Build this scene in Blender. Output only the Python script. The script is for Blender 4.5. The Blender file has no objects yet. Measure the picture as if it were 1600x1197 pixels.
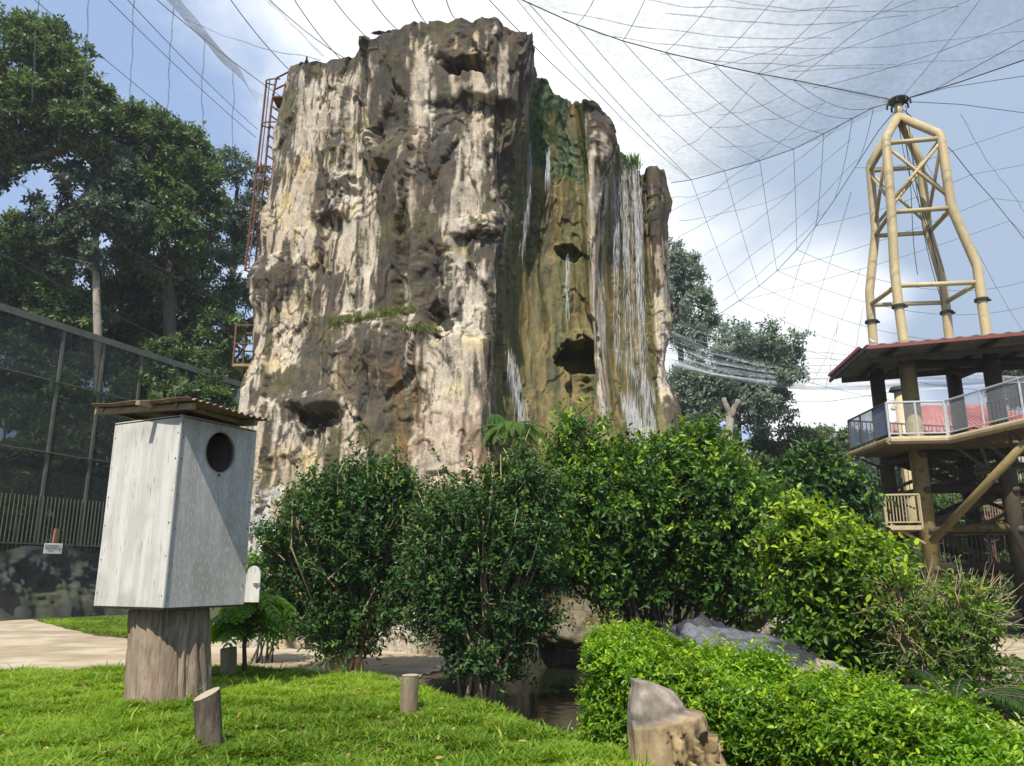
import bpy, math, random
import numpy as np
from mathutils import Vector, Matrix

SC = bpy.context.scene
COL = SC.collection
# ------------------------------------------------------------------ camera
EYE = 1.6
PITCH = math.radians(13.5)
FPX = 1232.0
cam_d = bpy.data.cameras.new('camera'); cam = bpy.data.objects.new('camera', cam_d); COL.objects.link(cam)
cam.location = (0, 0, EYE); cam.rotation_euler = (math.pi/2 + PITCH, 0, 0)
cam_d.sensor_width = 36; cam_d.lens = FPX/1600*36; cam_d.clip_start = 0.05; cam_d.clip_end = 3000
SC.camera = cam
SC.render.resolution_x = 1024; SC.render.resolution_y = 766
SC.render.engine = 'CYCLES'
SC.view_settings.view_transform = 'Standard'; SC.view_settings.look = 'None'
SC.view_settings.exposure = 0.42; SC.view_settings.gamma = 1

# ------------------------------------------------------------------ sun and sky
SUN_TO = Vector((-0.13, -0.58, 0.79)).normalized()
sl = bpy.data.lights.new('sun', 'SUN'); sl.energy = 5.0; sl.angle = math.radians(0.5); sl.color = (1.0, 0.95, 0.86)
so = bpy.data.objects.new('sun', sl); COL.objects.link(so)
so.rotation_euler = (-SUN_TO).to_track_quat('-Z', 'Y').to_euler()

w = bpy.data.worlds.new('World'); SC.world = w; w.use_nodes = True
def sky():
    nt = w.node_tree; N = nt.nodes; L = nt.links
    for n in list(N): N.remove(n)
    out = N.new('ShaderNodeOutputWorld'); bg = N.new('ShaderNodeBackground')
    L.new(bg.outputs[0], out.inputs[0])
    st = N.new('ShaderNodeTexSky'); st.sky_type = 'NISHITA'; st.sun_disc = False
    st.sun_elevation = math.asin(SUN_TO.z); st.sun_rotation = math.atan2(SUN_TO.x, SUN_TO.y)
    st.air_density = 1.0; st.dust_density = 0.6
    bg.inputs['Strength'].default_value = 0.086
    tc = N.new('ShaderNodeTexCoord')
    def math_(op, a, b=None, clamp=False):
        m = N.new('ShaderNodeMath'); m.operation = op; m.use_clamp = clamp
        for i, x in enumerate((a, b)):
            if x is None: continue
            if isinstance(x, (int, float)): m.inputs[i].default_value = x
            else: L.new(x, m.inputs[i])
        return m.outputs[0]
    def ramp(fac, a, b):
        r = N.new('ShaderNodeMapRange'); r.interpolation_type = 'SMOOTHSTEP'
        L.new(fac, r.inputs[0]); r.inputs[1].default_value = a; r.inputs[2].default_value = b
        return r.outputs[0]
    def blob(px, py, deg):
        d = ray(px, py).normalized()
        v = N.new('ShaderNodeVectorMath'); v.operation = 'DOT_PRODUCT'
        L.new(nrm.outputs[0], v.inputs[0]); v.inputs[1].default_value = d
        return ramp(v.outputs['Value'], math.cos(math.radians(deg)), 1.0)
    nrm = N.new('ShaderNodeVectorMath'); nrm.operation = 'NORMALIZE'
    L.new(tc.outputs['Generated'], nrm.inputs[0])
    sp = N.new('ShaderNodeSeparateXYZ'); L.new(nrm.outputs[0], sp.inputs[0])
    # cloud layer projected on a flat ceiling
    zz = math_('ADD', math_('MAXIMUM', sp.outputs['Z'], 0.0), 0.22)
    cx = math_('DIVIDE', sp.outputs['X'], zz); cy = math_('DIVIDE', sp.outputs['Y'], zz)
    cb = N.new('ShaderNodeCombineXYZ'); L.new(cx, cb.inputs[0]); L.new(cy, cb.inputs[1])
    no = N.new('ShaderNodeTexNoise'); no.inputs['Scale'].default_value = 1.5; no.inputs['Detail'].default_value = 9
    no.inputs['Roughness'].default_value = 0.56; no.inputs['Distortion'].default_value = 0.35
    L.new(cb.outputs[0], no.inputs['Vector'])
    n2 = N.new('ShaderNodeTexNoise'); n2.inputs['Scale'].default_value = 1.9; n2.inputs['Detail'].default_value = 7
    mp = N.new('ShaderNodeMapping'); mp.inputs['Location'].default_value = (4.1, 2.3, 0)
    L.new(cb.outputs[0], mp.inputs['Vector']); L.new(mp.outputs[0], n2.inputs['Vector'])
    white = blob(760, -20, 36)
    cum = blob(1290, 470, 6.5); cum2 = blob(1310, 640, 6.5); cum3 = blob(1130, 560, 9)
    lw = blob(40, 330, 12)
    blue = blob(170, 150, 24)
    grey = blob(1650, 150, 28)
    cov = math_('ADD', no.outputs[0], math_('MULTIPLY', white, 0.40))
    cov = math_('ADD', cov, math_('MULTIPLY', cum, 0.26)); cov = math_('ADD', cov, math_('MULTIPLY', cum2, 0.34))
    cov = math_('ADD', cov, math_('MULTIPLY', cum3, 0.12))
    cov = math_('ADD', cov, math_('MULTIPLY', lw, 0.25)); cov = math_('SUBTRACT', cov, math_('MULTIPLY', blue, 0.26))
    cov = math_('ADD', cov, math_('MULTIPLY', grey, 0.30))
    fac = ramp(cov, 0.47, 0.74)
    # cloud brightness: thick white core, grey undersides to the right
    br = ramp(math_('ADD', math_('SUBTRACT', n2.outputs[0], math_('MULTIPLY', grey, 0.42)),
              math_('ADD', math_('MULTIPLY', white, 0.45), math_('ADD', math_('MULTIPLY', cum, 0.3), math_('MULTIPLY', cum2, 0.4)))), 0.22, 0.80)
    cc = N.new('ShaderNodeMix'); cc.data_type = 'RGBA'; L.new(br, cc.inputs[0])
    cc.inputs[6].default_value = (3.9, 4.9, 6.4, 1); cc.inputs[7].default_value = (10.5, 10.8, 11.0, 1)
    # hazy air makes the blue paler
    hz = N.new('ShaderNodeMix'); hz.data_type = 'RGBA'; hz.inputs[0].default_value = 0.6
    L.new(st.outputs[0], hz.inputs[6]); hz.inputs[7].default_value = (4.6, 6.2, 9.4, 1)
    mx = N.new('ShaderNodeMix'); mx.data_type = 'RGBA'; L.new(fac, mx.inputs[0])
    L.new(hz.outputs[2], mx.inputs[6]); L.new(cc.outputs[2], mx.inputs[7])
    L.new(mx.outputs[2], bg.inputs[0])

# ------------------------------------------------------------------ measuring helpers (distances in metres, from the photograph)
CP, SP = math.cos(PITCH), math.sin(PITCH)
def ray(px, py):
    a = (px-800)/FPX; b = (598.5-py)/FPX
    return Vector((a, CP - b*SP, SP + b*CP))
def at(px, py, Y):
    d = ray(px, py); t = Y/d.y
    return Vector((d.x*t, Y, EYE + d.z*t))
def gp(px, py, z=0.0):
    d = ray(px, py); t = (z-EYE)/d.z
    return Vector((d.x*t, d.y*t, z))
def proj(V):
    x = V[:, 0]; y = V[:, 1]; z = V[:, 2]-EYE
    dep = y*CP + z*SP; up = -y*SP + z*CP
    dep = np.where(dep < 0.1, 0.1, dep)
    return 800 + FPX*x/dep, 598.5 - FPX*up/dep
sky()

# ------------------------------------------------------------------ noise
def _h(ix, iy, iz, s):
    n = (ix*374761393 + iy*668265263 + iz*2147483647 + s*974634777) & 0xFFFFFFFF
    n = ((n ^ (n >> 13))*1274126177) & 0xFFFFFFFF
    n = n ^ (n >> 16)
    return (n & 0xFFFFFF)/float(0xFFFFFF)
def noise3(P, seed=0):
    P = np.asarray(P, dtype=np.float64); I = np.floor(P).astype(np.int64); F = P-I
    F = F*F*F*(F*(F*6-15)+10)
    x, y, z = I[:, 0], I[:, 1], I[:, 2]; fx, fy, fz = F[:, 0], F[:, 1], F[:, 2]
    def c(a, b, d): return _h(x+a, y+b, z+d, seed)
    x00 = c(0,0,0)*(1-fx)+c(1,0,0)*fx; x10 = c(0,1,0)*(1-fx)+c(1,1,0)*fx
    x01 = c(0,0,1)*(1-fx)+c(1,0,1)*fx; x11 = c(0,1,1)*(1-fx)+c(1,1,1)*fx
    return (x00*(1-fy)+x10*fy)*(1-fz)+(x01*(1-fy)+x11*fy)*fz
def fbm(P, oct=4, seed=0, gain=0.5):
    P = np.asarray(P, dtype=np.float64); s = np.zeros(len(P)); a = 1.0; t = 0
    for i in range(oct):
        s += a*noise3(P*(2.03**i)+i*17.3, seed+i); t += a; a *= gain
    return s/t
def facets(P, seed=0, tilt=0.5):
    """broken plates: every cell has its own offset and tilt; returns (height, edge closeness)"""
    I = np.floor(P).astype(np.int64); n = len(P)
    b1 = np.full(n, 9.0); b2 = np.full(n, 9.0); H = np.zeros(n)
    for dx in (-1,0,1):
        for dy in (-1,0,1):
            for dz in (-1,0,1):
                cx, cy, cz = I[:,0]+dx, I[:,1]+dy, I[:,2]+dz
                ox = P[:,0]-(cx+_h(cx,cy,cz,seed)); oy = P[:,1]-(cy+_h(cx,cy,cz,seed+1)); oz = P[:,2]-(cz+_h(cx,cy,cz,seed+2))
                d = np.sqrt(ox*ox+oy*oy+oz*oz)
                h = _h(cx,cy,cz,seed+3) + tilt*(ox*(_h(cx,cy,cz,seed+4)-.5)+oy*(_h(cx,cy,cz,seed+5)-.5)+oz*(_h(cx,cy,cz,seed+6)-.5))*2
                m = d < b1
                b2 = np.where(m, b1, np.minimum(b2, d)); H = np.where(m, h, H); b1 = np.where(m, d, b1)
    return H, b2-b1
def sst(a, b, x):
    t = np.clip((x-a)/(b-a), 0, 1); return t*t*(3-2*t)

# ------------------------------------------------------------------ meshes
class MB:
    """collects shapes for ONE mesh object"""
    def __init__(s): s.V = []; s.F = []; s.n = 0; s.A = []
    def add(s, V, F, A=None):
        V = np.asarray(V, dtype=np.float64).reshape(-1, 3)
        F = np.asarray(F, dtype=np.int64)
        s.V.append(V); s.F.append(F + s.n); s.n += len(V)
        if A is not None: s.A.append(np.asarray(A, dtype=np.float64))
        else: s.A.append(np.full((len(V), 4), 0.5))
        return s
    def box(s, c, d, R=None, bev=0.0):
        c = np.array(c, float); hx, hy, hz = [q/2 for q in d]
        if bev <= 0:
            V = np.array([(x*hx, y*hy, z*hz) for x in (-1,1) for y in (-1,1) for z in (-1,1)])
            F = [(0,1,3,2),(4,6,7,5),(0,4,5,1),(2,3,7,6),(0,2,6,4),(1,5,7,3)]
        else:
            b = min(bev, hx*.9, hy*.9, hz*.9); V = []; idx = {}
            for x in (-1,1):
                for y in (-1,1):
                    for z in (-1,1):
                        for ax in range(3):
                            p = [x*(hx-b), y*(hy-b), z*(hz-b)]; p[ax] = (x,y,z)[ax]*(hx,hy,hz)[ax]
                            idx[(x,y,z,ax)] = len(V); V.append(p)
            V = np.array(V); F = []; T = []
            for ax in range(3):
                o1, o2 = [(1,2),(2,0),(0,1)][ax]
                for sg in (-1,1):
                    q = []
                    for a, bb in ((-1,-1),(1,-1),(1,1),(-1,1)):
                        k = [0,0,0]; k[ax] = sg; k[o1] = a; k[o2] = bb; q.append(idx[(k[0],k[1],k[2],ax)])
                    F.append(tuple(q) if sg > 0 else tuple(q[::-1]))
                for a in (-1,1):
                    for bb in (-1,1):
                        k1 = [0,0,0]; k1[o1] = a; k1[o2] = bb; k2 = list(k1); k1[ax] = -1; k2[ax] = 1
                        F.append((idx[(*k1,o1)], idx[(*k2,o1)], idx[(*k2,o2)], idx[(*k1,o2)]))
            for x in (-1,1):
                for y in (-1,1):
                    for z in (-1,1): T.append((idx[(x,y,z,0)], idx[(x,y,z,1)], idx[(x,y,z,2)]))
            if R is not None: V = V @ np.array(R).T
            s.add(V+c, F); base = s.n-len(V); s.V.append(np.zeros((0,3))); s.A.append(np.zeros((0,4))); s.F.append(np.array(T)+base)
            return s
        if R is not None: V = V @ np.array(R).T
        return s.add(V+c, F)
    def bar(s, a, b, w, h, up=(0,0,1), bev=0.0):
        a = Vector(a); b = Vector(b); x = (b-a); l = x.length; x.normalize()
        u = Vector(up); y = u.cross(x)
        if y.length < 1e-4: y = Vector((0,1,0)).cross(x)
        y.normalize(); z = x.cross(y)
        R = np.array([[x[i], y[i], z[i]] for i in range(3)])
        return s.box((a+b)/2, (l, w, h), R, bev)
    def tube(s, pts, r, n=8, cap=True, jit=0.0, A=None):
        P = np.array([tuple(p) for p in pts], float); k = len(P)
        R = np.full(k, float(r)) if np.isscalar(r) else np.array(r, float)
        T = np.gradient(P, axis=0); T /= np.linalg.norm(T, axis=1)[:, None]+1e-12
        ref = np.array([0,0,1.0]) if abs(T[0][2]) < 0.9 else np.array([1.0,0,0])
        V = []
        u = ref - T[0]*ref.dot(T[0]); u /= np.linalg.norm(u)
        for i in range(k):
            u = u - T[i]*u.dot(T[i]); u /= np.linalg.norm(u)+1e-12
            v = np.cross(T[i], u)
            a = np.arange(n)*2*math.pi/n
            rr = R[i]*(1+jit*(np.sin(a*3+i)+np.sin(a*5+i*1.7))*.5)
            V.append(P[i] + np.cos(a)[:,None]*u*rr[:,None] + np.sin(a)[:,None]*v*rr[:,None] if jit else P[i] + R[i]*(np.cos(a)[:,None]*u + np.sin(a)[:,None]*v))
        V = np.concatenate(V); F = []
        for i in range(k-1):
            for j in range(n):
                j2 = (j+1) % n; F.append((i*n+j, i*n+j2, (i+1)*n+j2, (i+1)*n+j))
        if cap:
            V = np.concatenate([V, P[:1], P[-1:]]); c0 = k*n; c1 = k*n+1
            T3 = [(c0, (j+1)%n, j) for j in range(n)] + [(c1, (k-1)*n+j, (k-1)*n+(j+1)%n) for j in range(n)]
            s.add(V, F, None if A is None else np.tile(A, (len(V),1))); base = s.n-len(V)
            s.V.append(np.zeros((0,3))); s.A.append(np.zeros((0,4))); s.F.append(np.array(T3)+base)
        else: s.add(V, F, None if A is None else np.tile(A, (len(V),1)))
        return s
    def grid(s, G, closed=False, A=None):
        """G: rows x cols x 3"""
        r, c, _ = G.shape; i = np.arange(r-1)[:,None]; j = np.arange(c if closed else c-1)[None,:]; j2 = (j+1) % c
        F = np.stack([i*c+j, i*c+j2, (i+1)*c+j2, (i+1)*c+j], -1).reshape(-1, 4)
        return s.add(G.reshape(-1,3), F, A)
    def build(s, name, mat, parent=None, smooth=False, attr=False):
        V = np.concatenate(s.V) if s.V else np.zeros((0,3))
        q = [f for f in s.F if len(f) and f.shape[1] == 4]; t = [f for f in s.F if len(f) and f.shape[1] == 3]
        q = np.concatenate(q) if q else np.zeros((0,4), int); t = np.concatenate(t) if t else np.zeros((0,3), int)
        me = bpy.data.meshes.new(name)
        if parent is not None: 
            off = np.array(world_loc(parent)); V = V-off
        me.vertices.add(len(V)); me.vertices.foreach_set('co', V.astype(np.float32).ravel())
        nl = len(q)*4+len(t)*3
        me.loops.add(nl); me.loops.foreach_set('vertex_index', np.concatenate([q.ravel(), t.ravel()]).astype(np.int32))
        me.polygons.add(len(q)+len(t))
        ls = np.concatenate([np.arange(len(q))*4, len(q)*4+np.arange(len(t))*3]).astype(np.int32)
        me.polygons.foreach_set('loop_start', ls)
        me.polygons.foreach_set('use_smooth', np.full(len(q)+len(t), smooth, dtype=bool))
        me.update(calc_edges=True)
        if attr:
            A = np.concatenate(s.A); ca = me.attributes.new('tone', 'FLOAT_COLOR', 'POINT')
            ca.data.foreach_set('color', A.astype(np.float32).ravel())
        me.materials.append(mat)
        o = bpy.data.objects.new(name, me); COL.objects.link(o)
        if parent is not None: o.parent = parent
        return o
def world_loc(o):
    p = Vector((0,0,0))
    while o is not None: p += o.location; o = o.parent
    return p
def empty(name, loc, label=None, cat=None, group=None):
    o = bpy.data.objects.new(name, None); COL.objects.link(o); o.location = loc; o.empty_display_size = .2
    return tag(o, label, cat, group)
def tag(o, label=None, cat=None, group=None, kind=None):
    if label: o['label'] = label
    if cat: o['category'] = cat
    if group: o['group'] = group
    if kind: o['kind'] = kind
    return o
def rebase(o):
    """put the origin of a single-mesh thing at its base"""
    me = o.data; n = len(me.vertices); c = np.zeros(n*3, np.float32); me.vertices.foreach_get('co', c); c = c.reshape(-1,3)
    b = np.array([(c[:,0].min()+c[:,0].max())/2, (c[:,1].min()+c[:,1].max())/2, c[:,2].min()], np.float32)
    me.vertices.foreach_set('co', (c-b).ravel()); o.location = Vector([float(q) for q in b]); me.update(); return o
def copy_tree(o, parent=None):
    c = o.copy(); COL.objects.link(c); c.parent = parent
    for ch in list(o.children): copy_tree(ch, c)
    return c

# ------------------------------------------------------------------ materials
def mat_new(name):
    m = bpy.data.materials.new(name); m.use_nodes = True; nt = m.node_tree
    return m, nt.nodes, nt.links, nt.nodes['Principled BSDF']
def rgb(c): return (c[0], c[1], c[2], 1)
def mottled(name, c1, c2, scale=3, rough=.8, bump=.3, stretch=(1,1,1), spec=.3, metal=0, c3=None, s3=12, detail=8, bdist=.02, thr=(.35,.65)):
    m, N, L, B = mat_new(name)
    tc = N.new('ShaderNodeTexCoord'); mp = N.new('ShaderNodeMapping'); mp.inputs['Scale'].default_value = stretch
    L.new(tc.outputs['Object'], mp.inputs['Vector'])
    no = N.new('ShaderNodeTexNoise'); no.inputs['Scale'].default_value = scale; no.inputs['Detail'].default_value = detail; no.inputs['Roughness'].default_value = .65
    L.new(mp.outputs[0], no.inputs['Vector'])
    rp = N.new('ShaderNodeMapRange'); rp.interpolation_type = 'SMOOTHSTEP'; L.new(no.outputs[0], rp.inputs[0]); rp.inputs[1].default_value = thr[0]; rp.inputs[2].default_value = thr[1]
    mx = N.new('ShaderNodeMix'); mx.data_type = 'RGBA'; L.new(rp.outputs[0], mx.inputs[0]); mx.inputs[6].default_value = rgb(c1); mx.inputs[7].default_value = rgb(c2)
    col = mx.outputs[2]
    if c3 is not None:
        n3 = N.new('ShaderNodeTexNoise'); n3.inputs['Scale'].default_value = s3; n3.inputs['Detail'].default_value = 6; L.new(mp.outputs[0], n3.inputs['Vector'])
        r3 = N.new('ShaderNodeMapRange'); r3.interpolation_type = 'SMOOTHSTEP'; L.new(n3.outputs[0], r3.inputs[0]); r3.inputs[1].default_value = .52; r3.inputs[2].default_value = .68
        m3 = N.new('ShaderNodeMix'); m3.data_type = 'RGBA'; L.new(r3.outputs[0], m3.inputs[0]); L.new(col, m3.inputs[6]); m3.inputs[7].default_value = rgb(c3); col = m3.outputs[2]
    L.new(col, B.inputs['Base Color']); B.inputs['Roughness'].default_value = rough; B.inputs['Metallic'].default_value = metal
    B.inputs['Specular IOR Level'].default_value = spec
    nb = N.new('ShaderNodeTexNoise'); nb.inputs['Scale'].default_value = scale*4; nb.inputs['Detail'].default_value = 6; L.new(mp.outputs[0], nb.inputs['Vector'])
    bp = N.new('ShaderNodeBump'); bp.inputs['Strength'].default_value = bump; bp.inputs['Distance'].default_value = bdist; L.new(nb.outputs[0], bp.inputs['Height']); L.new(bp.outputs[0], B.inputs['Normal'])
    return m
def leafmat(name, dark, mid, young, trans=.35, rough=.4, spec=.5):
    """tone attribute: R random tone, G young growth"""
    m, N, L, B = mat_new(name)
    at_ = N.new('ShaderNodeAttribute'); at_.attribute_name = 'tone'
    sp = N.new('ShaderNodeSeparateColor'); L.new(at_.outputs['Color'], sp.inputs[0])
    m1 = N.new('ShaderNodeMix'); m1.data_type = 'RGBA'; L.new(sp.outputs[0], m1.inputs[0]); m1.inputs[6].default_value = rgb(dark); m1.inputs[7].default_value = rgb(mid)
    m2 = N.new('ShaderNodeMix'); m2.data_type = 'RGBA'; L.new(sp.outputs[1], m2.inputs[0]); L.new(m1.outputs[2], m2.inputs[6]); m2.inputs[7].default_value = rgb(young)
    L.new(m2.outputs[2], B.inputs['Base Color']); B.inputs['Roughness'].default_value = rough; B.inputs['Specular IOR Level'].default_value = spec
    tr = N.new('ShaderNodeBsdfTranslucent')
    hs = N.new('ShaderNodeHueSaturation'); hs.inputs['Hue'].default_value = .485; hs.inputs['Value'].default_value = 1.5; hs.inputs['Saturation'].default_value = 1.1; L.new(m2.outputs[2], hs.inputs['Color'])
    L.new(hs.outputs[0], tr.inputs[0])
    ms = N.new('ShaderNodeMixShader'); ms.inputs[0].default_value = trans
    L.new(B.outputs[0], ms.inputs[1]); L.new(tr.outputs[0], ms.inputs[2]); L.new(ms.outputs[0], N['Material Output'].inputs[0])
    return m
def attrmat(name, rough=.8, bump=.5, scale=8, amt=.5, spec=.3, stretch=(1,1,1), wetA=False, bdist=.03, grit=0):
    """base colour from the painted 'tone' attribute with fine grain on top; alpha = wetness"""
    m, N, L, B = mat_new(name)
    at_ = N.new('ShaderNodeAttribute'); at_.attribute_name = 'tone'
    tc = N.new('ShaderNodeTexCoord'); mp = N.new('ShaderNodeMapping'); mp.inputs['Scale'].default_value = stretch; L.new(tc.outputs['Object'], mp.inputs['Vector'])
    no = N.new('ShaderNodeTexNoise'); no.inputs['Scale'].default_value = scale; no.inputs['Detail'].default_value = 10; no.inputs['Roughness'].default_value = .7; L.new(mp.outputs[0], no.inputs['Vector'])
    rp = N.new('ShaderNodeMapRange'); L.new(no.outputs[0], rp.inputs[0]); rp.inputs[1].default_value = .25; rp.inputs[2].default_value = .75; rp.inputs[3].default_value = 1-amt; rp.inputs[4].default_value = 1+amt
    vm = N.new('ShaderNodeVectorMath'); vm.operation = 'SCALE'; L.new(at_.outputs['Color'], vm.inputs[0]); L.new(rp.outputs[0], vm.inputs['Scale'])
    L.new(vm.outputs[0], B.inputs['Base Color'])
    if grit:
        g1 = N.new('ShaderNodeTexNoise'); g1.inputs['Scale'].default_value = grit; g1.inputs['Detail'].default_value = 6; g1.inputs['Roughness'].default_value = .75; L.new(tc.outputs['Object'], g1.inputs['Vector'])
        mw = N.new('ShaderNodeMapping'); mw.inputs['Scale'].default_value = (1,1,.45); ad = N.new('ShaderNodeVectorMath'); ad.operation = 'ADD'; sc_ = N.new('ShaderNodeVectorMath'); sc_.operation = 'SCALE'; sc_.inputs['Scale'].default_value = .35
        L.new(no.outputs['Color'], sc_.inputs[0]); L.new(tc.outputs['Object'], ad.inputs[0]); L.new(sc_.outputs[0], ad.inputs[1]); L.new(ad.outputs[0], mw.inputs['Vector'])
        vo = N.new('ShaderNodeTexVoronoi'); vo.feature = 'DISTANCE_TO_EDGE'; vo.inputs['Scale'].default_value = 1.7; L.new(mw.outputs[0], vo.inputs['Vector'])
        cr = N.new('ShaderNodeMapRange'); L.new(vo.outputs['Distance'], cr.inputs[0]); cr.inputs[1].default_value = .0; cr.inputs[2].default_value = .018; cr.inputs[3].default_value = .35; cr.inputs[4].default_value = 1.0
        gate = N.new('ShaderNodeMapRange'); L.new(g1.outputs[0], gate.inputs[0]); gate.inputs[1].default_value = .45; gate.inputs[2].default_value = .5
        mxc = N.new('ShaderNodeMath'); mxc.operation = 'MAXIMUM'; L.new(cr.outputs[0], mxc.inputs[0]); L.new(gate.outputs[0], mxc.inputs[1])
        gr_ = N.new('ShaderNodeMapRange'); L.new(g1.outputs[0], gr_.inputs[0]); gr_.inputs[1].default_value = .3; gr_.inputs[2].default_value = .7; gr_.inputs[3].default_value = .68; gr_.inputs[4].default_value = 1.28
        mm_ = N.new('ShaderNodeMath'); mm_.operation = 'MULTIPLY'; L.new(gr_.outputs[0], mm_.inputs[0]); L.new(mxc.outputs[0], mm_.inputs[1])
        v2 = N.new('ShaderNodeVectorMath'); v2.operation = 'SCALE'; L.new(vm.outputs[0], v2.inputs[0]); L.new(mm_.outputs[0], v2.inputs['Scale']); L.new(v2.outputs[0], B.inputs['Base Color'])
        hsum = N.new('ShaderNodeMath'); hsum.operation = 'ADD'; L.new(no.outputs[0], hsum.inputs[0]); L.new(mm_.outputs[0], hsum.inputs[1])
    B.inputs['Specular IOR Level'].default_value = spec
    if wetA:
        r2 = N.new('ShaderNodeMapRange'); L.new(at_.outputs['Alpha'], r2.inputs[0]); r2.inputs[3].default_value = rough; r2.inputs[4].default_value = .42; L.new(r2.outputs[0], B.inputs['Roughness'])
    else: B.inputs['Roughness'].default_value = rough
    bp = N.new('ShaderNodeBump'); bp.inputs['Strength'].default_value = bump; bp.inputs['Distance'].default_value = bdist; L.new(hsum.outputs[0] if grit else no.outputs[0], bp.inputs['Height']); L.new(bp.outputs[0], B.inputs['Normal'])
    return m

# ------------------------------------------------------------------ foliage
def leaf_mesh(mb, C, A, Nn, Ln, Wd, tone, six=True, fold=.25):
    """C base points, A axis, Nn normals; tone n x 2"""
    A = A/(np.linalg.norm(A, axis=1)[:,None]+1e-9)
    S = np.cross(A, Nn); S /= np.linalg.norm(S, axis=1)[:,None]+1e-9
    U = np.cross(S, A)
    n = len(C); Ln = np.broadcast_to(Ln, (n,))[:,None]; Wd = np.broadcast_to(Wd, (n,))[:,None]*.5
    if six:
        tip = C + A*Ln - U*Ln*.12
        r1 = C + A*Ln*.28 + S*Wd*.9 + U*Wd*fold; r2 = C + A*Ln*.68 + S*Wd*.8 + U*Wd*(fold-.1)
        l1 = C + A*Ln*.28 - S*Wd*.9 + U*Wd*fold; l2 = C + A*Ln*.68 - S*Wd*.8 + U*Wd*(fold-.1)
        V = np.stack([C, r1, r2, tip, l2, l1], 1); k = 6
        b = (np.arange(n)*6)[:,None]
        F = np.concatenate([b+np.array([0,1,2,3]), b+np.array([0,3,4,5])])
    else:
        tip = C + A*Ln; r = C + A*Ln*.45 + S*Wd + U*Wd*fold; l = C + A*Ln*.45 - S*Wd + U*Wd*fold
        V = np.stack([C, r, tip, l], 1); k = 4
        F = (np.arange(n)*4)[:,None]+np.array([0,1,2,3])
    T = np.zeros((n, k, 4)); T[:,:,0] = tone[:,0:1]; T[:,:,1] = tone[:,1:2]; T[:,:,3] = 1
    mb.add(V.reshape(-1,3), F, T.reshape(-1,4))
def rdir(rg, n):
    v = rg.normal(size=(n,3)); return v/np.linalg.norm(v, axis=1)[:,None]
def shoots(mb, rg, P, D, L, nl, leafL, leafW, young=.0, ytop=0., six=True, spread=.9, up=.5, tw=None, twr=.003, twfrac=.3, clump=None, toneb=0.):
    """leafy shoots: P start, D direction, L length, nl leaves on each"""
    n = len(P); D = D/np.linalg.norm(D, axis=1)[:,None]
    t = (np.arange(nl)+.6)/nl
    bend = rg.normal(size=(n,3))*.15 + np.array([0,0,-.12])
    pos = P[:,None,:] + D[:,None,:]*(t[None,:,None]*L[:,None,None]) + bend[:,None,:]*(t[None,:,None]**2)*L[:,None,None]
    a = rdir(rg, n); s = np.cross(D, a); s /= np.linalg.norm(s, axis=1)[:,None]+1e-9; s2 = np.cross(D, s)
    ph = (np.arange(nl)*2.4)[None,:] + rg.random((n,1))*6
    side = s[:,None,:]*np.cos(ph)[:,:,None] + s2[:,None,:]*np.sin(ph)[:,:,None]
    ax = D[:,None,:]*.55 + side*spread + rg.normal(size=(n,nl,3))*.22
    nrm = np.array([0,0,up])[None,None,:] + rg.normal(size=(n,nl,3))*.33 + D[:,None,:]*.25
    base = rg.random(n)*.6+.2 if clump is None else clump
    tone = np.clip(base[:,None] + rg.normal(size=(n,nl))*.18 + toneb, 0, 1)
    yv = (rg.random(n) < young)[:,None]*(t[None,:]**1.5)*rg.random((n,1)) + ytop*rg.random((n,1))*(t[None,:]**3)
    yv = np.clip(yv, 0, 1)
    sz = leafL*(.65+.6*rg.random((n,nl)))
    leaf_mesh(mb, pos.reshape(-1,3), ax.reshape(-1,3), nrm.reshape(-1,3), sz.ravel(), (sz*leafW).ravel(), np.stack([tone.ravel(), yv.ravel()], 1), six)
    if tw is not None:
        k = rg.random(n) < twfrac
        for p, d, l, b in zip(P[k], D[k], L[k], bend[k]):
            tw.tube([p-d*l*.5, p, p+d*l*.5+b*l*.25, p+d*l+b*l], [twr*1.5, twr*1.2, twr, twr*.4], 3, cap=False)
def in_blobs(rg, n, blobs, inner=.55):
    """points in a union of ellipsoids (c, r) biased to the shell, and outward direction"""
    vol = np.array([b[1][0]*b[1][1]*b[1][2] for b in blobs])**.75; vol /= vol.sum()
    k = rg.choice(len(blobs), n, p=vol)
    c = np.array([tuple(b[0]) for b in blobs])[k]; r = np.array([tuple(b[1]) for b in blobs])[k]
    d = rdir(rg, n); q = (inner**3 + (1-inner**3)*rg.random(n))**(1/3)
    # lumpy surface
    lump = .62 + .76*noise3(d*2.6 + k[:,None]*7.7, 91)
    return c + d*r*(q*lump)[:,None], d/r*np.mean(r, axis=1)[:,None], k
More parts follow.
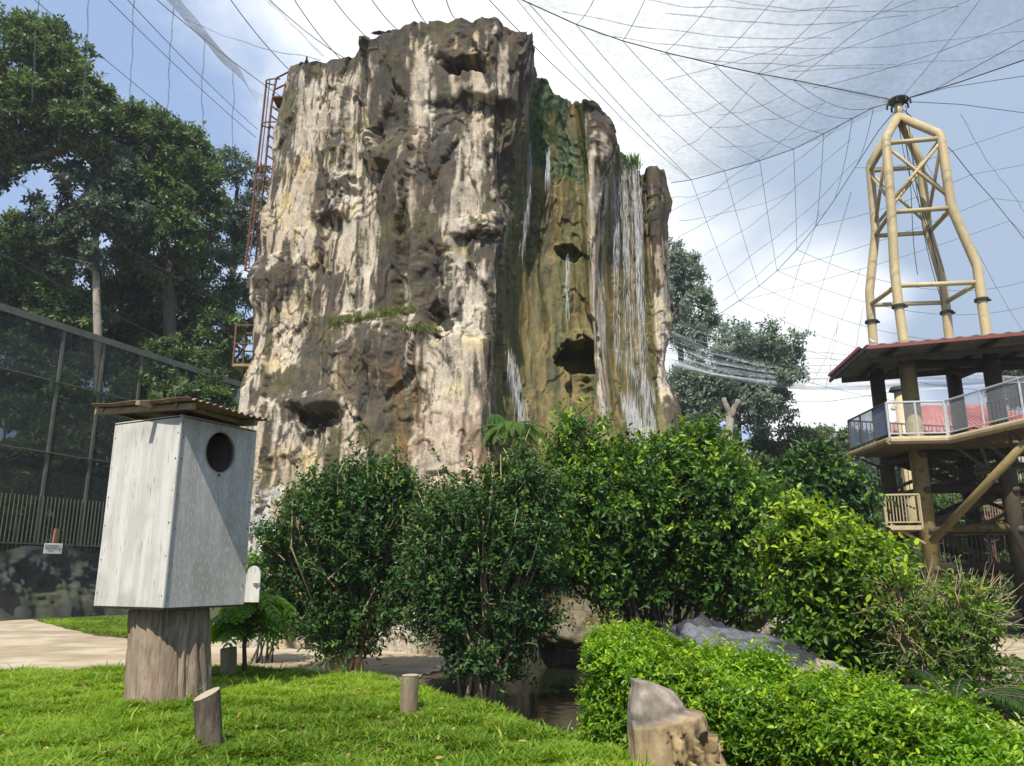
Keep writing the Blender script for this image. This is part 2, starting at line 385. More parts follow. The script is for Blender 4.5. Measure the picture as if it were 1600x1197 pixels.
# ------------------------------------------------------------------ artificial cliff
def make_rock():
    ZB = -0.9
    front = [
     [(108,462,20.5),(150,449,20.5),(240,432,20.4),(300,421,20.3),(400,411,20.2),(428,394,20),(468,389,19.8),(495,397,19.8),(530,396,19.8),(576,392,19.6),(610,380,19.4),(700,377,19.2),(850,378,18.8),(1000,368,18.4)],
     [(98,482,20.0),(240,455,19.9),(400,432,19.6),(425,418,19.2),(470,412,19.1),(500,418,19.3),(600,412,18.9),(640,410,18.6),(800,405,18.2),(1000,395,17.9)],
     [(97,505,19.8),(280,490,19.6),(330,478,19.6),(440,468,19.4),(600,460,18.8),(640,465,18.5),(800,455,18.1),(1000,440,17.7)],
     [(93,530,19.7),(190,520,19.6),(230,520,19.4),(280,545,19.15),(292,540,19.5),(330,512,19.25),(345,515,19.6),(440,515,19.2),(560,505,18.7),(630,505,18.1),(650,505,18.5),(800,505,17.9),(1000,500,17.5)],
     [(90,556,19.6),(300,555,19.3),(485,545,18.9),(512,535,18.4),(560,530,18.2),(640,535,18.0),(800,530,17.8),(1000,530,17.4)],
     [(78,567,19.6),(240,570,19.3),(400,585,19.0),(490,590,18.7),(505,580,18.0),(640,575,17.9),(800,570,17.7),(1000,570,17.3)],
     [(55,571,18.6),(200,578,18.7),(245,584,18.4),(262,592,18.8),(400,605,18.6),(485,615,18.4),(498,612,17.6),(640,610,17.5),(1000,605,17.2)],
     [(52,612,18.5),(200,625,18.7),(300,612,18.5),(400,628,18.5),(480,636,18.3),(500,632,17.5),(560,636,17.5),(700,640,17.5),(1000,640,17.1)],
     [(40,648,18.3),(130,655,18.2),(200,663,18.4),(240,635,18.0),(300,640,17.95),(400,652,18.0),(500,655,17.9),(518,650,17.35),(640,655,17.2),(740,655,17.0),(1000,660,16.6)],
     [(38,664,18.1),(150,668,18.15),(220,668,17.9),(400,672,17.85),(480,676,18.0),(522,676,17.35),(640,672,17.2),(730,675,16.9),(800,680,16.4),(900,690,16.5),(1000,690,16.7)],
     [(38,695,18.0),(146,693,17.8),(158,692,17.9),(300,690,17.7),(430,690,17.6),(500,688,17.8),(522,690,17.2),(640,690,17.0),(730,700,16.8),(800,705,16.2),(900,715,16.4),(1000,715,16.7)],
     [(28,750,17.7),(143,738,17.6),(156,735,17.85),(335,730,17.6),(362,738,17.45),(372,738,17.75),(500,715,17.5),(526,715,17.2),(650,712,17.0),(720,725,16.8),(780,745,16.3),(880,755,16.5),(1000,755,16.9)],
     [(30,772,17.7),(143,770,17.55),(156,770,17.85),(340,755,17.5),(362,762,17.4),(374,760,17.75),(520,745,17.5),(532,745,17.3),(650,742,17.1),(705,745,17.0),(760,780,16.8),(880,790,16.9),(1000,785,17.1)],
     [(52,804,17.9),(146,800,17.7),(165,797,18.0),(330,778,17.8),(400,768,17.9),(520,760,17.6),(530,762,17.4),(650,756,17.3),(705,762,17.3),(760,810,17.4),(1000,815,17.4)],
     [(60,834,18.2),(90,830,18.1),(130,820,18.2),(190,818,18.2),(250,800,18.3),(330,789,18.2),(500,775,18.0),(650,766,17.9),(705,770,18.0),(760,830,17.9),(1000,835,17.8)],
     [(112,830,20.0),(240,826,20.0),(400,800,19.8),(600,785,19.2),(700,788,18.8),(1000,862,18.2)],
     [(122,848,20.3),(205,840,20.2),(222,842,20.9),(400,828,20.5),(600,815,19.9),(700,812,19.4),(1000,868,18.6)],
     [(142,872,20.5),(235,862,20.3),(256,858,21.1),(400,850,20.7),(600,845,20.1),(700,842,19.7),(850,850,19.2),(1010,875,18.8)],
     [(165,896,20.8),(250,882,20.4),(266,880,21.0),(400,888,20.8),(540,890,20.5),(700,905,19.9),(1010,915,19.2)],
     [(160,899,20.6),(250,908,20.7),(400,910,20.8),(500,918,20.9),(560,925,20.7),(700,935,20.3),(1010,940,19.5)],
     [(152,902,19.9),(250,915,20.0),(400,919,20.1),(500,926,20.3),(556,930,20.5),(700,945,20.2),(1010,950,19.5)],
     [(158,918,19.8),(178,922,20.1),(250,926,19.9),(400,928,20.1),(500,932,20.3),(556,935,20.5),(700,950,20.2),(1010,960,19.6)],
     [(170,942,19.9),(215,966,20.2),(240,958,20.3),(300,942,20.4),(400,937,20.6),(500,938,20.7),(560,940,20.6),(700,960,20.3),(1010,975,19.7)],
     [(238,960,22.0),(300,955,22.1),(400,952,22.0),(560,952,21.5),(700,970,20.9),(1010,985,20.0)],
     [(248,972,22.4),(400,972,22.4),(560,970,21.9),(700,984,21.2),(1010,1000,20.3)],
     [(263,996,23.0),(400,996,22.8),(560,998,22.2),(700,1010,21.6),(1010,1040,20.6)],
     [(275,1008,23.6),(400,1014,23.3),(600,1022,22.6),(700,1032,22.0),(1010,1062,21)],
     [(262,1010,23.1),(320,1012,23.0),(450,1024,23.0),(600,1034,22.6),(650,1045,22.2),(700,1050,21.8),(1010,1075,21)],
     [(260,1024,23.0),(320,1030,22.9),(450,1034,22.9),(600,1038,22.7),(640,1052,22.3),(700,1058,22.0),(1010,1085,21.3)],
     [(268,1040,23.5),(288,1044,23.7),(314,1051,23.7),(350,1044,23.6),(480,1044,23.5),(498,1048,23.4),(520,1047,23.4),(560,1041,23.3),(600,1044,23.2),(625,1058,23.0),(650,1067,22.8),(690,1068,22.8),(1010,1092,22)],
    ]
    rails = []
    for r in front:
        p = [at(b, a, y) for a, b, y in r]; p.sort(key=lambda v: v.z)
        rails.append((np.array([q.z for q in p]), np.array([q.x for q in p]), np.array([q.y for q in p]), p[-1].z))
    for x, y, zt in [(4.6,25.6,14.2),(3.0,27.6,14.4),(0.4,28.6,14.8),(-2.6,28.2,15.0),(-5.2,26.2,15.0),(-6.6,23.6,15.2)]:
        s = .12
        rails.append((np.array([ZB, zt]), np.array([x*1.12-.1, x]), np.array([y+ (y-23)*s, y]), zt))
    n = len(rails)
    # columns
    NR = 600
    T = np.linspace(0, 1, NR)
    cols = []; tops = []; ci = []
    for i in range(n):
        zs, xs, ys, zt = rails[i]; zs2, xs2, ys2, zt2 = rails[(i+1) % n]
        dz = np.interp(6, zs, xs)-np.interp(6, zs2, xs2); dy = np.interp(6, zs, ys)-np.interp(6, zs2, ys2)
        d = math.hypot(dz, dy); isf = i < len(front)-1
        m = max(6, int(d/(0.028 if isf else 0.16)))
        for k in range(m):
            f = k/m; z_t = zt*(1-f)+zt2*f; tops.append(z_t); ci.append(i+f)
            Z = ZB + T*(z_t-ZB)
            cols.append(np.stack([np.interp(Z, zs, xs)*(1-f)+np.interp(Z, zs2, xs2)*f, np.interp(Z, zs, ys)*(1-f)+np.interp(Z, zs2, ys2)*f, Z], 1))
    G = np.stack(cols, 1)                      # rows x cols x 3
    nc = G.shape[1]
    def smooth_u(A, k):
        ker = np.exp(-.5*(np.arange(-2*k, 2*k+1)/k)**2); ker /= ker.sum()
        out = np.zeros_like(A)
        for i, q in enumerate(ker): out += q*np.roll(A, i-2*k, axis=1)
        return out
    G[:,:,:2] = smooth_u(G[:,:,:2], 3)
    # soften vertically a little
    for _ in range(3): G[1:-1,:,:2] = (G[:-2,:,:2]+2*G[1:-1,:,:2]+G[2:,:,:2])/4
    tu = smooth_u(np.roll(G, -4, 1)-np.roll(G, 4, 1), 6)
    Nn = np.stack([tu[:,:,1], -tu[:,:,0]], -1); Nn /= np.linalg.norm(Nn, axis=2)[:,:,None]+1e-9
    cen = np.array([-.9, 22.5])
    if ((G[300,:,:2]-cen)*Nn[300]).sum() < 0: Nn = -Nn
    V = G.reshape(-1,3); Nv = Nn.reshape(-1,2)
    px, py = proj(V)
    wn = fbm(V*np.array([.9,.9,.5]), 3, 5)
    ci = np.tile(np.array(ci), NR)
    W = V + (np.stack([fbm(V*np.array([.9,.9,.5]), 2, 11), fbm(V*np.array([.9,.9,.5]), 2, 12), fbm(V*.8, 2, 13)], 1)-.5)*np.array([.35,.35,1.6])
    # drapery-like flutes running down the face, with a few sharp arrises
    fl = fbm(W*np.array([1.15,1.15,.10]), 2, 21); fl2 = fbm(W*np.array([3.2,3.2,.22])+9, 2, 31)
    W2 = V + (np.stack([fbm(V*np.array([3,3,1.2]), 3, 14), fbm(V*np.array([3,3,1.2]), 3, 15), fbm(V*3, 3, 16)], 1)-.5)*np.array([.25,.25,.5])
    h1, e1 = facets(W2*np.array([1.25,1.25,.42])+3.3, 41, 1.0); h2, e2 = facets(W2*np.array([2.7,2.7,1.15]), 51, .9)
    wall = ((ci > 15) & (ci < 19)) | ((ci > 22.6) & (ci < 27)); wall = wall*1.0
    ridge = 1-np.abs(fl-.5)*6; ridge = np.clip(ridge, -1.2, 1)
    rough_z = sst(.42,.62,fbm(V*np.array([.7,.7,.5])+50, 2, 63))          # patches of broken render between smoother ones
    D = (ridge*.13 + (np.abs(fl2-.5)*-1.2+.1)*.32)*(1-.5*wall) + (h1-.6)*.13*(1-.5*wall) + (h2-.55)*(.006+.028*rough_z)*(1-.5*wall)
    D += (fbm(V*np.array([6,6,3]), 3, 61)-.5)*.022
    # thin eroded ledges: the render hangs over in short shelves
    lz = V[:,2]*1.1 + (fbm(V*np.array([1.6,1.6,.5]), 3, 71)-.5)*5; lf = lz-np.floor(lz)
    has = sst(.50,.58,fbm(V*np.array([1.2,1.2,.8])+70, 2, 72))
    D += .13*has*(sst(0,.45,lf)*sst(1,.985,1-lf*0)*np.where(lf < .97, 1, 0) - .35)*0 + .055*has*(1-lf)*np.where(lf > .03, 1, 0)
    D *= 1-.55*sst(18.3,19.2,ci)*sst(23.3,22.3,ci) - .35*sst(13,14,ci)*sst(15,14.4,ci) - .4*sst(26.5,27.5,ci)*sst(31,30,ci)
    D -= .07*sst(18.5,19.4,ci)*sst(23.0,22.2,ci) + .05*sst(13.2,14,ci)*sst(15,14.4,ci)
    # shapes one can point at
    front_m = (V[:,1] < 24.2)
    wx = (fbm(V*3.5, 4, 81)-.5)*20; wy = (fbm(V*3.5, 4, 82)-.5)*26
    qx, qy = px+wx, py+wy
    F = front_m & True
    def st(cx, cy, rx, ry, d, soft=.25, ang=0):
        c, s = math.cos(ang), math.sin(ang); a = (qx-cx)*c+(qy-cy)*s; b = -(qx-cx)*s+(qy-cy)*c
        r = np.sqrt((a/rx)**2+(b/ry)**2); return d*sst(1+soft, 1-soft, r)*F
    D += st(724,102,28,11,-1.5,.15) + st(724,86,36,9,.14,.6)
    D += st(748,347,22,15,.15,.3) + st(748,368,24,8,-.34,.3)
    D += st(578,222,12,26,.18,.4,.4) + st(590,215,8,14,-.3,.5,.3)
    D += st(540,288,22,13,.24,.5) + st(508,320,24,10,.13,.6,-.6)
    D += st(440,432,36,26,.20,.8)
    D += st(910,556,33,24,-1.3,.3)*(ci < 19.4) + st(912,530,30,10,.18,.6)*(ci < 19.4) + st(905,603,15,22,-.35,.4) + st(888,395,16,8,-.3,.3) + st(880,385,14,7,.2,.4)
    D += st(492,652,34,12,-.30,.7) + st(495,628,46,12,.22,.5)
    D += st(686,502,18,26,-.55,.35) + st(690,420,14,30,-.2,.5)
    D += st(668,440,16,50,-.22,.6) + st(622,520,10,150,-.20,.8,.05) + st(530,200,12,55,.15,.7) + st(650,640,12,60,-.2,.7)
    D += st(785,250,16,70,-.25,.6) + st(725,170,60,10,-.12,.5)
    D += st(600,560,46,40,.14,.6) + st(565,600,30,44,-.2,.6)
    D += st(1036,560,10,60,-.1,.6) + st(948,220,18,36,.15,.5)
    edge = sst(0, .02, 1-np.repeat(T, nc))
    V2 = V.copy(); V2[:,0] += Nv[:,0]*D; V2[:,1] += Nv[:,1]*D
    rim = (fbm(V*np.array([1.2,1.2,.01])+7, 2, 92)-.5)*.6 + (fbm(V*np.array([5,5,.01]), 2, 93)-.5)*.22
    V2[:,2] += rim*np.repeat(T, nc)**12
    # crowd the rim over a little
    G2 = V2.reshape(NR, nc, 3)
    tr = G2[-1]; cz = 14.3
    cap = []
    for f, dz in ((.015,.06),(.04,.09),(.08,-.02),(.16,-.25),(.35,-.4),(.65,-.4),(1,-.4)):
        bk = sst(11.5,15,ci[-nc:])*sst(29.6,29.0,ci[-nc:]); c3 = np.stack([cen[0]*(1-bk)+(tr[:,0]-.7)*bk, cen[1]*(1-bk)+26*bk, np.full(nc,cz)], 1); r = tr*(1-f)+c3*f; g = np.clip((f-.2)*4, 0, 1)*(ci[-nc:] > 13.5)*(ci[-nc:] < 28.5); r[:,2] = r[:,2]*(1-g)+(np.minimum(r[:,2], 14.0))*g; r[:,2] += dz + (fbm(tr*2+f*9, 2, 95)-.5)*.2; cap.append(r)
    # ---------------- painted rock: cement grey, streaks of algae, wet ochre walls, moss
    P = np.concatenate([V2, np.concatenate(cap)]); px, py = proj(P)
    wx = (fbm(P*np.array([2.5,2.5,.8]), 3, 101)-.5)*34; wy = (fbm(P*np.array([3.5,3.5,.8]), 3, 102)-.5)*120; fx = (fbm(P*np.array([9,9,1.5]), 3, 103)-.5)*16
    X = px+wx+fx; Yp = py+wy
    topz = np.concatenate([np.tile(G2[-1,:,2], NR), np.tile(tr[:,2], len(cap))])
    n = len(P)
    front_m = P[:,1] < 24.3
    streak = fbm(P*np.array([5,5,.28]), 4, 111); streak2 = fbm(P*np.array([14,14,.7]), 3, 112); big = fbm(P*np.array([.9,.9,.35]), 4, 113); mid = fbm(P*2.6, 4, 114); fine = fbm(P*9, 3, 115)
    pale = np.array([.48,.415,.32]); warm = np.array([.43,.345,.245]); grey = np.array([.37,.335,.285])
    k = sst(.42,.62,big)[:,None]; c = pale*(1-k)+warm*k
    k = (sst(.50,.66,mid)*.45)[:,None]; c = c*(1-k)+grey*k
    k = (sst(.62,.78,fbm(P*1.2+9,3,116))*.6)[:,None]; c = c*(1-k)+np.array([.52,.42,.19])*k
    S = np.zeros(n)
    def box(x0, y0, x1, y1, s, f=14):
        return s*sst(x0-f, x0+f, X)*sst(x1+f, x1-f, X)*sst(y0-f, y0+f, Yp)*sst(y1+f*2, y1-f*2, Yp)*front_m
    boxes = [(572,55,645,240,.95),(668,35,735,215,.85),(735,40,832,130,.6),(590,225,640,480,.8),(625,225,705,340,.9),(640,340,690,500,.85),
      (778,140,815,330,.9),(700,150,725,330,.35),(708,350,770,400,.6),(760,330,790,560,.55),(385,405,470,470,.75),(465,430,540,500,.6),(545,430,580,500,.4),
      (470,505,560,640,.7),(555,500,640,700,.85),(625,520,665,740,.55),(455,605,530,680,.8),(505,190,555,260,.35),(488,300,550,360,.45),(425,110,470,260,.4),
      (390,590,460,640,.7),(385,660,470,800,.35),(470,680,560,790,.35),(560,690,640,780,.4),(640,520,760,560,.22),(745,600,775,700,.4),
      (890,155,925,200,.25),(925,175,968,225,.4),(1010,300,1050,380,.9),(1030,380,1050,470,.6),(690,400,700,520,.5),
      (715,640,760,730,.2),(760,45,800,100,.3),(640,440,720,520,.5),(520,140,560,200,.35),(840,640,880,700,.3),(1042,620,1075,720,.85),(500,380,520,440,.4),(560,100,570,500,.5)]
    for b in boxes: S = np.maximum(S, box(*b))
    S = S*(.62+.6*sst(.38,.56,streak))
    S = np.maximum(S, .75*sst(.9,.0,topz-P[:,2]+ (streak-.5)*1.6))             # growth along the rim
    S = np.maximum(S, .8*sst(.47,.62,streak)*sst(.42,.56,big))
    S = np.maximum(S, .5*sst(.62,.72,streak2))
    # a pale sheet beside the nose and pale streaks
    for b in [(645,55,668,215,.95),(742,160,765,300,.5),(712,450,755,560,.8),(640,560,760,740,.45),(918,240,930,520,.8),(1026,380,1042,600,.9),(700,120,770,146,.6),(823,70,833,130,.5)]:
        S = S*(1-box(*b, f=6)*1.0)
    strk = fbm(P*np.array([9,9,.35])+3, 4, 118)
    S = S + (strk-.5)*.95*(S > .02) + (fine-.5)*.22 + (fbm(P*22, 2, 119)-.5)*.2
    S = (sst(.08,.47,S)*.95)[:,None]
    dk = np.array([.036,.033,.026]); dbr = np.array([.066,.048,.029]); ol = np.array([.075,.07,.025])
    kk = sst(.4,.6,mid)[:,None]; dcol = dk*(1-kk)+dbr*kk
    kk = (sst(.55,.65,fbm(P*1.1+30,3,117))*.7)[:,None]; dcol = dcol*(1-kk)+ol*kk
    c = c*(1-S)+dcol*S
    # rust stain and yellow lichen
    for (b, cc) in [((618,560,648,760,.7),(.20,.10,.035)),((450,300,478,365,.8),(.60,.50,.16)),((480,360,500,380,.6),(.6,.5,.2)),((655,640,760,740,.35),(.50,.33,.24)),((700,700,860,800,.6),(.30,.19,.11)),((520,560,545,640,.3),(.4,.28,.12)),((780,500,800,560,.4),(.3,.2,.1))]:
        k = (box(*b)*sst(.40,.6,streak))[:,None]; c = c*(1-k)+np.array(cc)*k
    # wet walls
    CI = np.concatenate([ci]+[ci[-nc:]]*len(cap)); low = sst(6.2, 5.0, P[:,2]+(mid-.5)*2)
    wet = sst(14.15,14.5,CI)*sst(19.8,19.3,CI) + sst(22.4,22.8,CI)*sst(26.7,26.3,CI) + low*sst(14.2,15.2,CI)*sst(28.2,27.6,CI)
    wet = np.clip(wet, 0, 1)
    och = np.array([.165,.122,.036]); dkb = np.array([.065,.054,.018]); lit = np.array([.25,.185,.07])
    k = sst(.46,.66,streak)[:,None]; wc = och*(1-k)+dkb*k*1.0
    k = (sst(.55,.68,mid)*.6)[:,None]; wc = wc*(1-k)+lit*k
    k = wet[:,None]; c = c*(1-k)+wc*k
    # moss
    Mo = np.zeros(n)
    for b in [(828,95,918,262,1),(838,262,850,520,.6),(862,420,872,680,.55),(896,270,908,520,.6),(966,420,978,640,.5),(780,215,836,420,.75),(776,420,812,720,.7),(820,470,842,600,.4),(876,330,892,560,.75),(905,170,918,470,.7),(950,225,1004,275,.9),(948,275,962,420,.6),(1000,600,1050,690,.5),(905,520,948,640,.45),(850,640,1010,700,.2),(1008,420,1028,640,.4)]:
        Mo = np.maximum(Mo, box(*b, f=8))
    wetish = np.clip(wet + sst(18,19,CI)*sst(21,20,CI)*.5 , 0, 1)
    Mo = np.maximum(Mo, sst(14.6,15,CI)*sst(19.6,19.2,CI)*sst(12.3,12.7,P[:,2]+(mid-.5))*1.2)
    Mo = Mo*wetish*sst(.26,.46,fbm(P*np.array([4,4,.9]),4,121))
    gr = np.array([.038,.055,.014]); gr2 = np.array([.10,.125,.026]); k = sst(.45,.65,fine)[:,None]; mc = gr*(1-k)+gr2*k
    k = Mo[:,None]; c = c*(1-k)+mc*k
    # the pale plaster foot at the left and the pinkish apron
    k = (box(375,775,440,1000,1,10)*sst(.45,.5,fbm(P*3,3,131)))[:,None]; c = c*(1-k)+np.array([.42,.41,.39])*k
    k = (sst(2.3,1.0,P[:,2]+(mid-.5)*1.5)*sst(7,9,CI)*.75)[:,None]; c = c*(1-k)+np.array([.05,.037,.018])*k  # foot of the face browned darker, its shade put into the colour
    # cap
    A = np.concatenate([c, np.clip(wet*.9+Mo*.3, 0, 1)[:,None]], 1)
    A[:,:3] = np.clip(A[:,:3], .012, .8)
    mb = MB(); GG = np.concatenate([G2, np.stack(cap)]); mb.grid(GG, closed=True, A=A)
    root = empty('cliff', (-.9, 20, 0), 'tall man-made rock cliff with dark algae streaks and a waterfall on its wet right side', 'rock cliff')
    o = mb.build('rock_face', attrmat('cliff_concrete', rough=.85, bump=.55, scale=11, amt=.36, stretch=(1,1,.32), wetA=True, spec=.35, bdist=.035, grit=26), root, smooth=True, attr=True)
    def surf(px_, py_):
        """the point of the finished surface that the photograph shows there"""
        pf, pg = proj(V2); m = (pf-px_)**2+(pg-py_)**2 + (V2[:,1]-15)*2.0
        i = int(np.argmin(m)); return Vector(V2[i])
    return root, V2, (px, py), surf
CLIFF, RV, _pp, surf = make_rock()
# ------------------------------------------------------------------ ground, lawn, path, water
LAWN_EDGE = [(1.35,3.6),(.72,4.9),(.25,5.8),(-.15,6.7),(-.75,7.9),(-1.6,8.9),(-3.0,9.35),(-6,9.2),(-12,8.4),(-20,7.5)]
def inpoly(x, y, poly):
    c = np.zeros(len(x), bool); j = len(poly)-1
    for i in range(len(poly)):
        xi, yi = poly[i]; xj, yj = poly[j]
        m = ((yi > y) != (yj > y)); xx = (xj-xi)*(y-yi)/((yj-yi) if yj != yi else 1e-9)+xi
        c ^= m & (x < xx); j = i
    return c
def edge_dist(x, y, pts, closed=False):
    d = np.full(len(x), 1e9); P = pts+[pts[0]] if closed else pts
    for (ax, ay), (bx, by) in zip(P[:-1], P[1:]):
        vx, vy = bx-ax, by-ay; t = np.clip(((x-ax)*vx+(y-ay)*vy)/(vx*vx+vy*vy), 0, 1)
        d = np.minimum(d, np.hypot(x-ax-t*vx, y-ay-t*vy))
    return d
LAWN = LAWN_EDGE + [(-20,-3),(1.9,-3)]
POOL = [(-.3,8.4),(.5,6.9),(1.4,6.4),(2.6,7.2),(3.4,9.2),(4.6,11),(6.2,14),(6.6,18.5),(5.5,22.5),(1.5,20.5),(.6,18),(.2,15.5),(-.5,12.6),(-.9,10.2)]
WATER_Z = -.42
def gh(x, y):
    x = np.asarray(x, float); y = np.asarray(y, float)
    z = np.zeros_like(x)
    sd = edge_dist(x, y, LAWN_EDGE)*np.where(inpoly(x, y, LAWN), 1, -1)
    P = np.stack([x, y, x*0], 1)
    mound = .54*sst(-.80, .15, sd + (noise3(P*1.1, 201)-.5)*.3)
    z = z + mound + (fbm(P*.5, 2, 202)-.5)*.10*sst(.2, 1, sd)
    pd = edge_dist(x, y, POOL, True)*np.where(inpoly(x, y, POOL), 1, -1)
    z = z - .95*sst(-.35, .5, pd + (noise3(P*1.3, 203)-.5)*.3)
    return z
def gz(x, y): return float(gh(np.array([x]), np.array([y]))[0])
PATH_PTS = [tuple(gp(a, b)[:2]) for a, b in [(-400,962),(0,964),(45,966),(95,980),(150,992),(230,1001),(330,1003),(430,1005),(520,1012),(600,1016)]]
PATH = PATH_PTS + [(-.9,15.6),(-1.6,12.2),(-2.4,10.4),(-3.0,9.9),(-6,9.6),(-12,8.8),(-22,7.8),(-40,8)]
PATH_R = [tuple(gp(a, b)[:2]) for a, b in [(1400,985),(1600,1000),(1900,1010),(1900,1062),(1600,1058),(1470,1040)]]
def terrain():
    def grid(xs, ys):
        X, Y = np.meshgrid(xs, ys); Z = gh(X.ravel(), Y.ravel()).reshape(X.shape); return np.stack([X, Y, Z], -1)
    xs = np.concatenate([[-900,-400,-150,-80,-45,-30,-22],np.arange(-16,12.01,.08),[16,24,40,80,200,500,900]])
    ys = np.concatenate([[-200,-40,-12,-4,0,2],np.arange(3,24.01,.08),[26,29,33,40,60,110,250,600,1500]])
    G = grid(xs, ys); r, c, _ = G.shape
    V = G.reshape(-1,3)
    x, y = V[:,0], V[:,1]
    soil = np.array([.055,.042,.028]); lit = np.array([.05,.06,.02])
    n = fbm(V*np.array([1.5,1.5,1]), 4, 205); k = sst(.42,.6,n)[:,None]
    C = soil*(1-k)+np.array([.10,.075,.045])*k
    k = (sst(12,26,y)*.8)[:,None]; C = C*(1-k)+np.array([.05,.065,.022])*k
    pd = edge_dist(x, y, POOL, True)*np.where(inpoly(x, y, POOL), 1, -1); k = sst(-.9, -.2, pd)[:,None]; C = C*(1-k)+np.array([.030,.026,.014])*k
    mb = MB(); mb.grid(G, A=np.concatenate([C, np.ones((len(V),1))], 1))
    o = mb.build('ground', attrmat('soil', rough=.95, bump=.5, scale=5, amt=.45), None, smooth=True, attr=True); tag(o, kind='structure')
    # lawn sheet, path sheet: cells of a fine grid that fall inside the outline, laid just above the ground
    def sheet(name, poly, dz, step, bounds, col, mat, jag=.12):
        xs = np.arange(bounds[0], bounds[1], step); ys = np.arange(bounds[2], bounds[3], step)
        X, Y = np.meshgrid(xs, ys); cx = X[:-1,:-1]+step/2; cy = Y[:-1,:-1]+step/2
        jj = (noise3(np.stack([cx.ravel()*1.5, cy.ravel()*1.5, cx.ravel()*0], 1), 210)-.5)*jag*2
        ins = inpoly(cx.ravel()+jj, cy.ravel()+jj, poly)
        Z = gh(X.ravel(), Y.ravel())+dz; VV = np.stack([X.ravel(), Y.ravel(), Z], 1)
        c = X.shape[1]; i, j = np.meshgrid(np.arange(X.shape[0]-1), np.arange(c-1), indexing='ij')
        F = np.stack([i*c+j, i*c+j+1, (i+1)*c+j+1, (i+1)*c+j], -1).reshape(-1,4)[ins]
        us = np.unique(F); mp = np.zeros(len(VV), int); mp[us] = np.arange(len(us))
        VV = VV[us]; A = col(VV)
        m = MB(); m.add(VV, mp[F], np.concatenate([A, np.ones((len(A),1))], 1)); q = m.build(name, mat, None, smooth=True, attr=True); tag(q, kind='structure'); return q
    def pc(P):
        n1 = fbm(P*np.array([.5,.8,1]), 5, 211); n2 = fbm(P*np.array([2.2,3,1]), 5, 212)
        k = sst(.4,.62,n1)[:,None]; C = np.array([.43,.36,.26])*(1-k)+np.array([.33,.26,.17])*k
        k = (sst(.52,.62,n2)*.45)[:,None]; C = C*(1-k)+np.array([.20,.17,.10])*k
        vein = np.abs(fbm(P*np.array([.9,2.6,1])+5, 3, 214)-.5); k = (sst(.012,.0,vein)*.18)[:,None]
        return C*(1-k)+np.array([.16,.17,.07])*k
    pm = attrmat('packed_path', rough=.9, bump=.4, scale=7, amt=.16)
    sheet('path', PATH, .012, .12, (-30, 1, 8, 31), pc, pm)
    sheet('path', PATH_R, .012, .15, (2, 22, 10, 26), pc, pm)
    def lc(P):
        n1 = fbm(P*1.2, 3, 213); k = sst(.4,.6,n1)[:,None]; return np.array([.045,.075,.012])*(1-k)+np.array([.08,.075,.03])*k
    sheet('lawn', LAWN, .012, .1, (-16, 2.2, 2, 9.7), lc, attrmat('lawn_soil', rough=.95, bump=.5, scale=10, amt=.4), .06)
    for nm, pts in (('lawn', [gp(60,971), gp(95,981), gp(150,993), gp(215,1001), gp(330,1002), gp(440,1004), gp(440,985), gp(330,975), gp(200,970)]),
                    ('lawn', [gp(1470,1062), gp(1560,1060), gp(1900,1064), gp(1900,1130), gp(1600,1100), gp(1520,1100)])):
        pl = [(p.x, p.y) for p in pts]
        sheet(nm, pl, .02, .12, (min(p[0] for p in pl), max(p[0] for p in pl), min(p[1] for p in pl), max(p[1] for p in pl)), lc, bpy.data.materials['lawn_soil'], .05)
    # water
    m, N, L, B = mat_new('pond_water'); B.inputs['Base Color'].default_value = (.010,.014,.006,1); B.inputs['Roughness'].default_value = .09; B.inputs['Specular IOR Level'].default_value = .22; B.inputs['IOR'].default_value = 1.33
    tc = N.new('ShaderNodeTexCoord'); no = N.new('ShaderNodeTexNoise'); no.inputs['Scale'].default_value = 5; no.inputs['Detail'].default_value = 4; L.new(tc.outputs['Object'], no.inputs['Vector'])
    bp = N.new('ShaderNodeBump'); bp.inputs['Strength'].default_value = .25; bp.inputs['Distance'].default_value = .02; L.new(no.outputs[0], bp.inputs['Height']); L.new(bp.outputs[0], B.inputs['Normal'])
    me = MB(); me.grid(np.array([[(-2,5.5,WATER_Z),(7,5.5,WATER_Z)],[(-2,23,WATER_Z),(7,23,WATER_Z)]], float)); tag(me.build('water', m), kind='structure')
